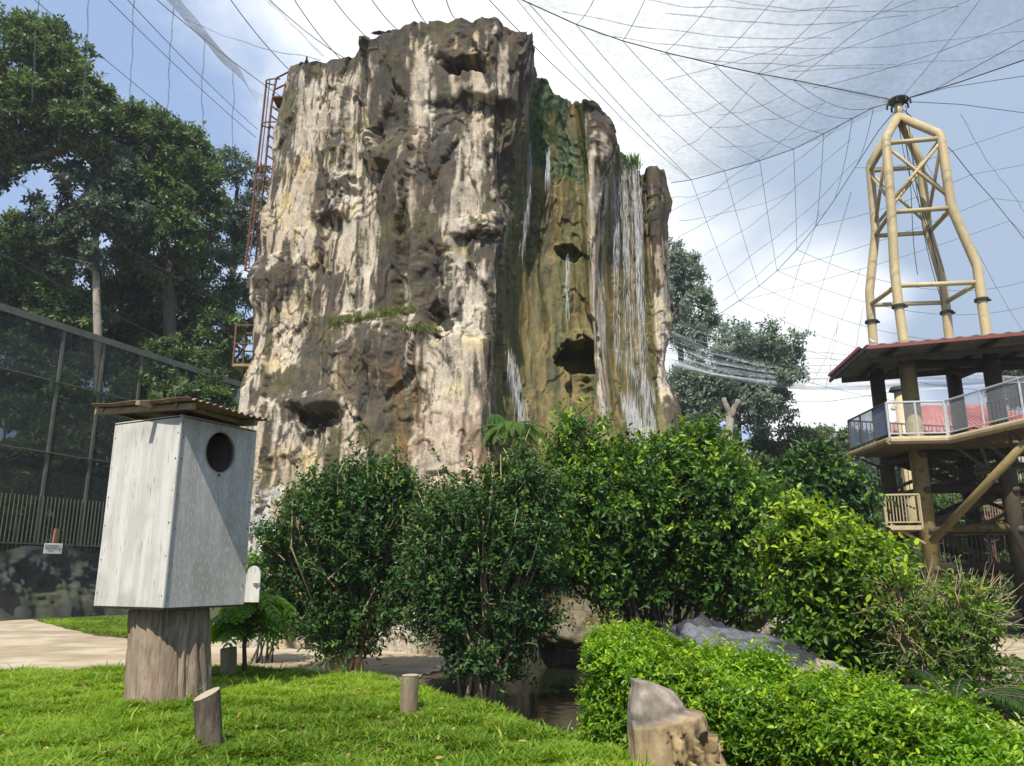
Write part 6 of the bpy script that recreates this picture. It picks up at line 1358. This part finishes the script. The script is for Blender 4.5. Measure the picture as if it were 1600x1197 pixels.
def hedge():
    rg = np.random.default_rng(51)
    line = [at(985,1000,7.2), at(1060,1030,6.9), at(1180,1055,6.4), at(1300,1090,5.9), at(1420,1125,5.4), at(1530,1160,4.95), at(1640,1200,4.5), at(1800,1260,4.1)]
    P2 = np.array([(p.x, p.y) for p in line]); ztop = np.array([at(955,992,7.2).z, at(1060,1020,6.9).z, at(1180,1046,6.4).z, at(1300,1083,5.9).z, at(1420,1118,5.4).z, at(1530,1155,4.95).z, at(1640,1195,4.5).z, at(1800,1250,4.1).z])-.08
    s = np.concatenate([[0], np.cumsum(np.hypot(*np.diff(P2, axis=0).T))]); Lt = s[-1]
    n = 21000; u = rg.random(n)*(Lt+.35)-.35; t = np.clip(u, 0, None); cx = np.interp(t, s, P2[:,0]); cy = np.interp(t, s, P2[:,1]); zt = np.interp(t, s, ztop)
    dx = np.gradient(P2[:,0], s); dy = np.gradient(P2[:,1], s); tx = np.interp(t, s, dx); ty = np.interp(t, s, dy); tn = np.hypot(tx, ty); tx /= tn; ty /= tn; nx, ny = ty, -tx      # nx,ny points to the camera
    hw = .50; v = rg.random(n)      # walk round the cross-section: front face, top, back
    zb = .0; H = zt-zb; per = H+2*hw+H*.3; w_ = v*per
    front = w_ < H; top = (w_ >= H) & (w_ < H+2*hw); back = ~front & ~top
    off = np.where(front, hw, np.where(top, hw-(w_-H), -hw)); z = np.where(front, w_, np.where(top, H, H-(w_-H-2*hw)))
    O = np.stack([np.where(front, nx, np.where(back, -nx, nx*off/hw*.5)), np.where(front, ny, np.where(back, -ny, ny*off/hw*.5)), np.where(top, 1.0, .15)], 1)
    # rounded shoulders and left end
    rr = .22; cz = np.clip(z-(H-rr), 0, rr); off = np.sign(off)*np.minimum(np.abs(off), hw-(rr-np.sqrt(np.maximum(rr*rr-cz*cz, 0)))*(front|back))
    z = z-np.where(top, np.clip(np.abs(off)-(hw-rr), 0, rr)**2/rr*1.0, 0)
    ex = np.minimum(u, 0); 
    base = np.stack([cx+nx*off+tx*ex, cy+ny*off+ty*ex, zb+z], 1)
    endm = u < 0; sc = np.sqrt(np.clip(1-(ex/.36)**2, 0, 1)); base[endm,0] = (cx+tx*ex+nx*off*sc)[endm]; base[endm,1] = (cy+ty*ex+ny*off*sc)[endm]; O[endm] += np.stack([-tx,-ty,0*tx],1)[endm]*(-ex[endm]/.36)[:,None]*1.2
    lump = (fbm(base*1.6, 3, 711)-.5)*.34+(fbm(base*5, 2, 712)-.5)*.16; O /= np.linalg.norm(O,axis=1)[:,None]
    depth = -(rg.random(n)**2)*.22
    P = base+O*(lump+depth)[:,None]; P[:,2] = np.maximum(P[:,2], .03)
    root = empty('hedge', (line[2].x, line[2].y, 0), 'bright lime-green clipped hedge running diagonally to the lower right corner', 'hedge')
    m = MB(); tw = MB(); hi = rg.random(n) < .30*(.4+1.0*sst(.3,1.0,P[:,2]/ztop.max()))
    D = O*.75+np.array([0,0,.45])+rg.normal(size=P.shape)*.38
    for k, yy, tb in ((~hi,0,0.),(hi,1,.2)):
        shoots(m, rg, P[k], D[k], .11*(.7+.8*rg.random(k.sum())), 11, .043, .48, yy, .5, True, tw=tw if yy == 0 else None, twfrac=.05, twr=.0016, up=.75, spread=.95, toneb=tb, clump=np.clip(.1+.8*sst(.32,.66,fbm(P[k]*2.2, 3, 713))+rg.normal(size=k.sum())*.15, 0, 1))
    # flat tipping sprays stand out of the surface
    k = rg.choice(n, 800); shoots(m, rg, P[k]+O[k]*.08, O[k]*.5+np.array([0,0,.8])+rg.normal(size=(800,3))*.25, np.full(800,.16), 10, .045, .45, 1, .6, True, up=.7)
    # inner woody stems
    for i in range(60):
        t_ = rg.random()*Lt; x, y = np.interp(t_, s, P2[:,0]), np.interp(t_, s, P2[:,1]); z_ = np.interp(t_, s, ztop)
        for j in range(3): tw.tube([(x,y,-.05),(x+rg.normal()*.1,y+rg.normal()*.1,z_*.4),(x+rg.normal()*.25,y+rg.normal()*.25,z_*.85)], [.014,.010,.004], 5, cap=False)
    tw.build('stem', BARK_D, root); m.build('foliage', LM_HEDGE, root, attr=True)
near_shrubs(); small_plants(); hedge()
# ------------------------------------------------------------------ waterfalls
def waterfalls():
    m, N, L, B = mat_new('falling_water'); B.inputs['Base Color'].default_value = (.85,.88,.92,1); B.inputs['Roughness'].default_value = .25; B.inputs['Alpha'].default_value = .33; B.inputs['Specular IOR Level'].default_value = .8
    mm, N, L, B = mat_new('water_mist'); B.inputs['Base Color'].default_value = (.85,.88,.92,1); B.inputs['Roughness'].default_value = .8
    tc = N.new('ShaderNodeTexCoord'); mp = N.new('ShaderNodeMapping'); mp.inputs['Scale'].default_value = (9,9,.9); L.new(tc.outputs['Object'], mp.inputs['Vector']); no = N.new('ShaderNodeTexNoise'); no.inputs['Scale'].default_value = 1.6; no.inputs['Detail'].default_value = 8; L.new(mp.outputs[0], no.inputs['Vector'])
    r = N.new('ShaderNodeMapRange'); L.new(no.outputs[0], r.inputs[0]); r.inputs[1].default_value = .5; r.inputs[2].default_value = .85; r.inputs[4].default_value = .38; L.new(r.outputs[0], B.inputs['Alpha'])
    def fall(label, segs, n, seed, th=.011, ln=(.12,.9), name='waterfall'):
        """segs: rows (py, px centre, half width px, Y, density)"""
        rg = np.random.default_rng(seed); ys = np.array([s[0] for s in segs]); dn = np.array([s[4] for s in segs]); g = np.linspace(ys[0], ys[-1], 400); w_ = np.interp(g, ys, dn); w_ /= w_.sum(); yy = rg.choice(g, n, p=w_)+rg.random(n)
        strand = np.interp(rg.random(n), [0,.5,1], [-1,0,1])
        lanes = rg.normal(size=14)*.5; pick = rg.random(n) < .6; strand = np.where(pick, np.clip(lanes[rg.integers(0,14,n)]+rg.normal(size=n)*.05,-1,1), strand)
        cx = np.interp(yy, ys, [s[1] for s in segs]); hw = np.interp(yy, ys, [s[2] for s in segs]); Y = np.interp(yy, ys, [s[3] for s in segs])+rg.normal(size=n)*.05
        V = []; T = []; top = None
        for i in range(n):
            p = at(cx[i]+strand[i]*hw[i], yy[i], Y[i]); l = rg.uniform(*ln); t = th*rg.uniform(.4,1.2)
            a = rg.random()*3.14; u = np.array([math.cos(a), math.sin(a), 0])*t; v = np.array([-math.sin(a), math.cos(a), 0])*t; c = np.array(tuple(p)); d = np.array([rg.normal()*.03, rg.normal()*.03, -l])
            b = len(V); V += [c, c+d*.35+u, c+d*.35-u*.5+v, c+d*.35-u*.5-v, c+d]; T += [(b,b+2,b+1),(b,b+3,b+2),(b,b+1,b+3),(b+4,b+1,b+2),(b+4,b+2,b+3),(b+4,b+3,b+1)]
        mb = MB(); mb.add(np.array(V), np.array(T)); o = mb.build(name, m, None, smooth=True); tag(rebase(o), label, 'waterfall', None)
        return o
    fall('main white waterfall dropping from the rim of the right wet wall', [(258,984,17,22.0,1.6),(300,986,19,21.9,2.0),(360,990,16,21.8,1.8),(420,990,16,21.7,.9),(520,994,17,21.5,.6),(620,1000,20,21.2,.7),(690,1012,26,20.9,1.3),(705,1018,28,20.8,.8)], 1200, 1, th=.007)
    fall('thin trickle left of the main waterfall beside the pale pillar', [(262,957,5,21.6,1),(330,962,6,21.5,.9),(430,962,6,21.4,.4),(560,965,6,21.3,.3)], 240, 2, th=.008)
    fall('thin trickle falling past the top corner of the big buttress', [(205,826,3,19.7,1),(250,828,4,19.6,1.4),(300,826,4,19.5,1),(400,812,5,19.3,.3)], 130, 3, th=.006)
    fall('thin drip under the mossy overhang of the left wet wall', [(225,856,4,20.0,1),(270,856,4,19.9,1)], 80, 4, th=.008)
    fall('trickle below the small notch in the left wet wall', [(395,886,3,20.2,1),(480,886,3,20.2,.6)], 60, 5, th=.008)
    fall('white spray sliding down the lower left wet wall above the fern', [(540,795,7,18.7,1),(580,804,8,18.6,1),(620,812,9,18.5,.8),(655,820,10,18.3,.5)], 170, 6, th=.006)
    fall('white spray sliding off the foot of the main waterfall', [(610,975,8,20.6,.7),(650,992,12,20.4,1),(690,1015,22,20.2,1.6),(705,1030,26,20.1,1.6)], 420, 7, th=.007)
    fall('low splashing spill where the cliff meets the pond', [(1003,880,30,18.6,1),(1012,880,34,18.5,1)], 260, 8, th=.014, ln=(.03,.12))
def veil():
    m = bpy.data.materials['water_mist']; o0 = [o for o in bpy.data.objects if o.get('label','').startswith('main white waterfall')][0]
    G = np.zeros((60,14,3))
    for i, y in enumerate(np.linspace(258,700,60)):
        hw = np.interp(y, [258,360,500,700],[16,15,13,24]); cx = np.interp(y,[258,360,520,700],[985,990,994,1016]); Y = np.interp(y,[258,700],[21.95,20.7])
        for j in range(14): s = j/6.5-1; G[i,j] = at(cx+s*hw, y, Y+.06*math.sin(j*1.9+i*.1))
    mb = MB(); off = np.array(tuple(o0.location)); mb.grid(G); v = mb.build('water_veil', m, o0, smooth=True)
waterfalls(); veil()
# ------------------------------------------------------------------ aviary roof net
def aviary_net():
    M_CAB = mottled('net_cable', (.055,.06,.065), (.08,.085,.09), 6, rough=.6)
    M_SEAM = netmat('net_seam', (.40,.42,.45), .30, 8, var=.6); M_VEIL = netmat('net_veil', (.50,.53,.57), .17, 5, var=.8); M_HEM = netmat('net_hem', (.45,.48,.52), .5, 14, var=.5)
    root = empty('aviary_net', (0,24,0), 'huge see-through aviary net of dark cables and wavy seams hung over everything from the tower', 'aviary net')
    def zroof(px, py):
        d = ray(px, py); z = 17.6; t = (z-EYE)/d.z; return Vector((d.x*t, d.y*t, z))
    def R(px, py, Y=None):
        """net point: on the level roof when Y is None"""
        if Y is not None: return at(px, py, Y)
        p = zroof(px, py)
        return p if p.y < 60 else at(px, py, 60)
    def cable(name, pts, r=.010, sag=.0, n=8, mat=M_CAB, wav=0., seed=0):
        rg = random.Random(seed); P = []
        for a, b in zip(pts[:-1], pts[1:]):
            for i in range(n): t = i/n; q = a.lerp(b, t); q.z -= sag*4*t*(1-t); P.append(q)
        P.append(pts[-1])
        if wav:
            ph = [rg.uniform(0,6) for _ in range(6)]; fr = [rg.uniform(.2,.45), rg.uniform(.5,.9)]
            P = [q+Vector((math.sin(i*fr[0]+ph[0])+.5*math.sin(i*fr[1]+ph[1]), math.sin(i*fr[0]+ph[2]), math.sin(i*fr[0]*1.1+ph[3])+.5*math.sin(i*fr[1]+ph[4])))*wav*.65 for i, q in enumerate(P)]
        mb = MB(); mb.tube(P, r, 4, cap=False); mb.build(name, mat, root)
    T = MAST_TOP
    hub = lambda: Vector(T)
    # heavy ridge cables from the mast head
    main_ul = [R(803,-6,19.6), R(900,38,20.3), R(973,64,20.8), R(1040,82,21.3), R(1115,100,21.8), R(1185,115,22.3), R(1240,125,22.7), T]
    for a, b in zip(main_ul[:-1], main_ul[1:]): cable('ridge_cable', [a, b], .022)
    ring = [(1048,286,33),(1080,281,32),(1132,267,31),(1187,251,30),(1240,233,28.5),(1287,209,27),(1332,185,25.5),(1365,168,24.5)]
    ring = [R(x,y,Y) for x,y,Y in ring]+[T]; cable('ridge_cable', ring, .018, n=4)
    low = [(1050,522,44),(1128,488,42),(1155,470,41),(1186,447,40),(1214,423,39),(1245,390,37.5),(1275,353,36),(1304,312,33.5),(1336,262,30),(1372,205,26.5)]
    low = [R(x,y,Y) for x,y,Y in low]+[T-Vector((0,0,.2))]; cable('ridge_cable', low, .018, n=4)
    rt = [(1488,236,30),(1517,273,33),(1550,310,36),(1578,345,39),(1610,385,42),(1680,450,46)]
    rt = [T-Vector((0,0,.2))]+[R(x,y,Y) for x,y,Y in rt]; cable('ridge_cable', rt, .018, n=4)
    cable('ridge_cable', [T, R(1500,128,22), R(1605,92,20.5), R(1700,60,19)], .022); cable('ridge_cable', [T, R(1500,163,25), R(1605,177,27)], .014)
    cable('ridge_cable', [T, R(1460,140,23), R(1605,60,19)], .012); cable('ridge_cable', [T, R(1480,137,23.2), R(1605,118,22)], .012)
    # cables from the ridge nodes up out of the picture, and down to the ring
    ups = [(840,-5),(930,-5),(1020,-30),(1130,-20),(1245,-45),(1330,-30),(1440,-40),(1560,-40)]
    for i, (u, nd) in enumerate(zip(ups, main_ul[:8] if False else [main_ul[0], main_ul[1], main_ul[2], main_ul[3], main_ul[4], main_ul[5], main_ul[6], T])): 
        if i == 0: continue
        cable('net_cable', [nd, R(u[0],u[1],nd.y-1.6-.2*i)], .010, sag=.12)
    for (x0,y0,x1,y1) in [(1040,125,1480,-20),(1180,118,1560,-20),(1270,138,1620,20)]:
        cable('net_cable', [R(x0,y0,22), R(x1,y1,19.4)], .008, sag=.2)
    for a, b in zip(main_ul[0:7], ring[1:8]): cable('net_cable', [a, b], .010, sag=.45, n=12)
    for a, b in zip(ring[1:8], [low[2],low[3],low[4],low[5],low[6],low[7],low[8]]): cable('net_cable', [a, b], .009, sag=.25, n=10)
    # from the low ring out to the far right side
    outs = [(1600,640,50),(1600,610,50),(1600,575,50),(1600,530,49),(1600,480,48),(1600,440,47)]
    for i, a in enumerate([low[0],low[1],low[2],low[3],low[4],low[5]]): cable('net_cable', [a, R(*outs[i])], .012, sag=1.3, n=14)
    for i, a in enumerate(rt[1:5]):
        cable('net_cable', [a, low[8-2*i] if 8-2*i >= 0 else low[0]], .010, sag=.25, n=8); cable('net_cable', [a, R(1640, [185,250,320,400][i], a.y-1)], .009)
    # perimeter: cables sweeping over the left side
    left = [((45,-8,21),(405,285,34)),((162,-8,20),(400,215,32)),((192,-8,19.5),(402,202,32)),((236,-8,19),(460,165,26)),((355,-8,18.6),(455,112,22)),((413,-8,18.3),(540,92,21)),((455,-8,18.2),(535,95,21)),((516,-8,18.0),(590,72,20.5)),((576,-8,17.9),(632,55,20)),((640,-8,17.8),(672,42,20)),((695,-8,17.8),(712,30,20)),
            ((757,-8,17.9),(940,170,25)),((826,5,20),(1080,281,32)),((0,180,26),(370,560,40)),((0,268,28),(395,500,40)),((0,60,24),(380,400,38)),((0,395,31),(370,585,40))]
    for a, b in left: cable('net_cable', [R(*a), R(*b)], .015 if a[1] < 0 else .012, sag=.12, n=10)
    # wavy seams
    sd = 0
    for (x0,y0,Y0,x1,y1,Y1,s) in [(980,-5,18.6,1340,10,19,.25),(880,18,19.6,1300,60,20.5,.3),(930,50,20.3,1300,84,21,.25),(1030,85,21.2,1400,100,22,.2),(1040,20,19,1420,25,19.5,.3),(1100,-5,18.4,1500,10,18.6,.3),(1120,75,21,1600,50,20,.2),(1230,110,22,1600,80,20.8,.15),
                (1050,240,30,1180,130,23,.3),(1050,330,33,1290,160,25,.4),(1060,370,34,1320,190,26,.3),(1100,400,36,1330,215,27,.3),(1120,440,38,1340,250,29,.3),(1130,470,39,1290,330,34,.2),
                (1050,310,32,1190,270,30,.2),(1060,345,34,1240,300,31,.2),(1110,200,26,1290,160,25,.2),(1120,180,25,1240,140,24,.2),(1030,180,25,1130,160,24,.2),(1120,230,28,1290,200,26,.2),
                (1280,330,36,1180,600,46,.3),(1330,300,35,1230,600,47,.3),(1345,420,40,1270,600,47,.2),(1440,240,33,1600,520,46,.2),(1500,180,31,1600,330,40,.2),(1310,500,44,1290,610,48,.1),(1350,480,44,1320,605,48,.1),
                (60,-5,22,50,160,28,.1),(140,-5,22,130,190,28,.1),(210,-5,21,203,170,27,.1),(270,10,21,262,170,27,.1),(318,60,22,316,200,28,.1),(366,110,24,362,260,30,.1),(290,30,19.5,500,92,21,.2)]:
        sd += 1; cable('seam', [R(x0,y0,Y0), R(x1,y1,Y1)], .022, sag=s, n=36, mat=M_SEAM, wav=.045, seed=sd)
    # gathered hem band at the left and sagging bundles at the right
    def sheet(name, top, bot, mat, n=40, rip=.12, rows=8, seed=0):
        G = np.zeros((rows, n, 3)); rg = np.random.default_rng(seed); ph = rg.random(6)*6
        ts = np.linspace(0,1,n); 
        def ev(L_, t):
            k = t*(len(L_)-1); i = min(int(k), len(L_)-2); return L_[i].lerp(L_[i+1], k-i)
        for j, t in enumerate(ts):
            a, b = ev(top, t), ev(bot, t)
            for i in range(rows): q = a.lerp(b, i/(rows-1)); G[i,j] = (q.x, q.y+rip*math.sin(i*1.7+ph[0]+t*5), q.z+rip*.4*math.sin(t*17+i+ph[1]))
        mb = MB(); mb.grid(G); mb.build(name, mat, root, smooth=True)
    sheet('hem', [R(250,-10,18.5), R(300,45,20), R(345,95,22), R(395,140,25)], [R(275,-10,18.6), R(330,60,20.2), R(375,108,22.2), R(402,165,25)], M_HEM, rip=.06, rows=5, seed=1)
    sheet('hem', [R(395,140,25), R(450,165,27)], [R(402,165,25), R(455,180,27)], M_HEM, rip=.05, rows=4, seed=9)
    sheet('hem', [R(405,-10,18), R(450,35,19), R(500,85,20.5)], [R(415,-10,18), R(465,45,19), R(510,92,20.5)], M_SEAM, rip=.05, rows=4, seed=2)
    for k, (o, mt) in enumerate(((0,M_HEM),(-14,M_SEAM),(-28,M_SEAM),(-44,M_SEAM))):
        sheet('hem', [R(1045,560+o,40), R(1110,580+o*.8,41), R(1180,592+o*.7,42), R(1260,600+o*.6,43), R(1340,603+o*.5,44), R(1480,600+o*.5,44), R(1620,590,44)], [R(1045,568+o,40), R(1110,588+o*.8,41), R(1180,601+o*.7,42), R(1260,609+o*.6,43), R(1340,611+o*.5,44), R(1480,607+o*.5,44), R(1620,597,44)], mt, rip=.08, rows=4, n=60, seed=3+k)
    for k in range(5):
        y = 505+k*14; cable('seam', [R(1050,y,41), R(1120,y+22,42), R(1240,y+44-k*3,44), R(1400,y+52-k*6,46)], .035, n=16, mat=M_SEAM, wav=.05, seed=60+k)
    cable('net_cable', [R(1045,580,40), R(1120,612,42), R(1200,628,43), R(1290,628,44), R(1400,612,46), R(1500,600,46)], .014, n=6)
    # veil: the net itself where folds make it visible, above the ridge cable
    sheet('veil', [R(803,-60,17.2), R(1000,-60,17.5), R(1200,-60,17.8), R(1400,-60,18), R(1700,-60,18)], main_ul[0:1]+[main_ul[2], main_ul[4], T, R(1700,60,19)], M_VEIL, n=70, rip=.12, rows=14, seed=12)
    sheet('veil', [main_ul[0], main_ul[2], main_ul[4], T], [ring[0], ring[2], ring[4], T-Vector((0,0,.1))], M_VEIL, n=50, rip=.12, rows=12, seed=13)
aviary_net()

# ------------------------------------------------------------------ damp air
def haze():
    m = bpy.data.materials.new('haze'); m.use_nodes = True; nt = m.node_tree
    for n in list(nt.nodes):
        if n.type != 'OUTPUT_MATERIAL': nt.nodes.remove(n)
    v = nt.nodes.new('ShaderNodeVolumePrincipled'); v.inputs['Color'].default_value = (.86,.92,1,1); v.inputs['Density'].default_value = .0006; v.inputs['Anisotropy'].default_value = .2
    nt.links.new(v.outputs[0], nt.nodes['Material Output'].inputs['Volume'])
    mb = MB(); mb.box((0,45,13), (210,130,30)); o = mb.build('haze', m); tag(o, 'thin bluish haze in the air', 'haze', kind='stuff')
haze()
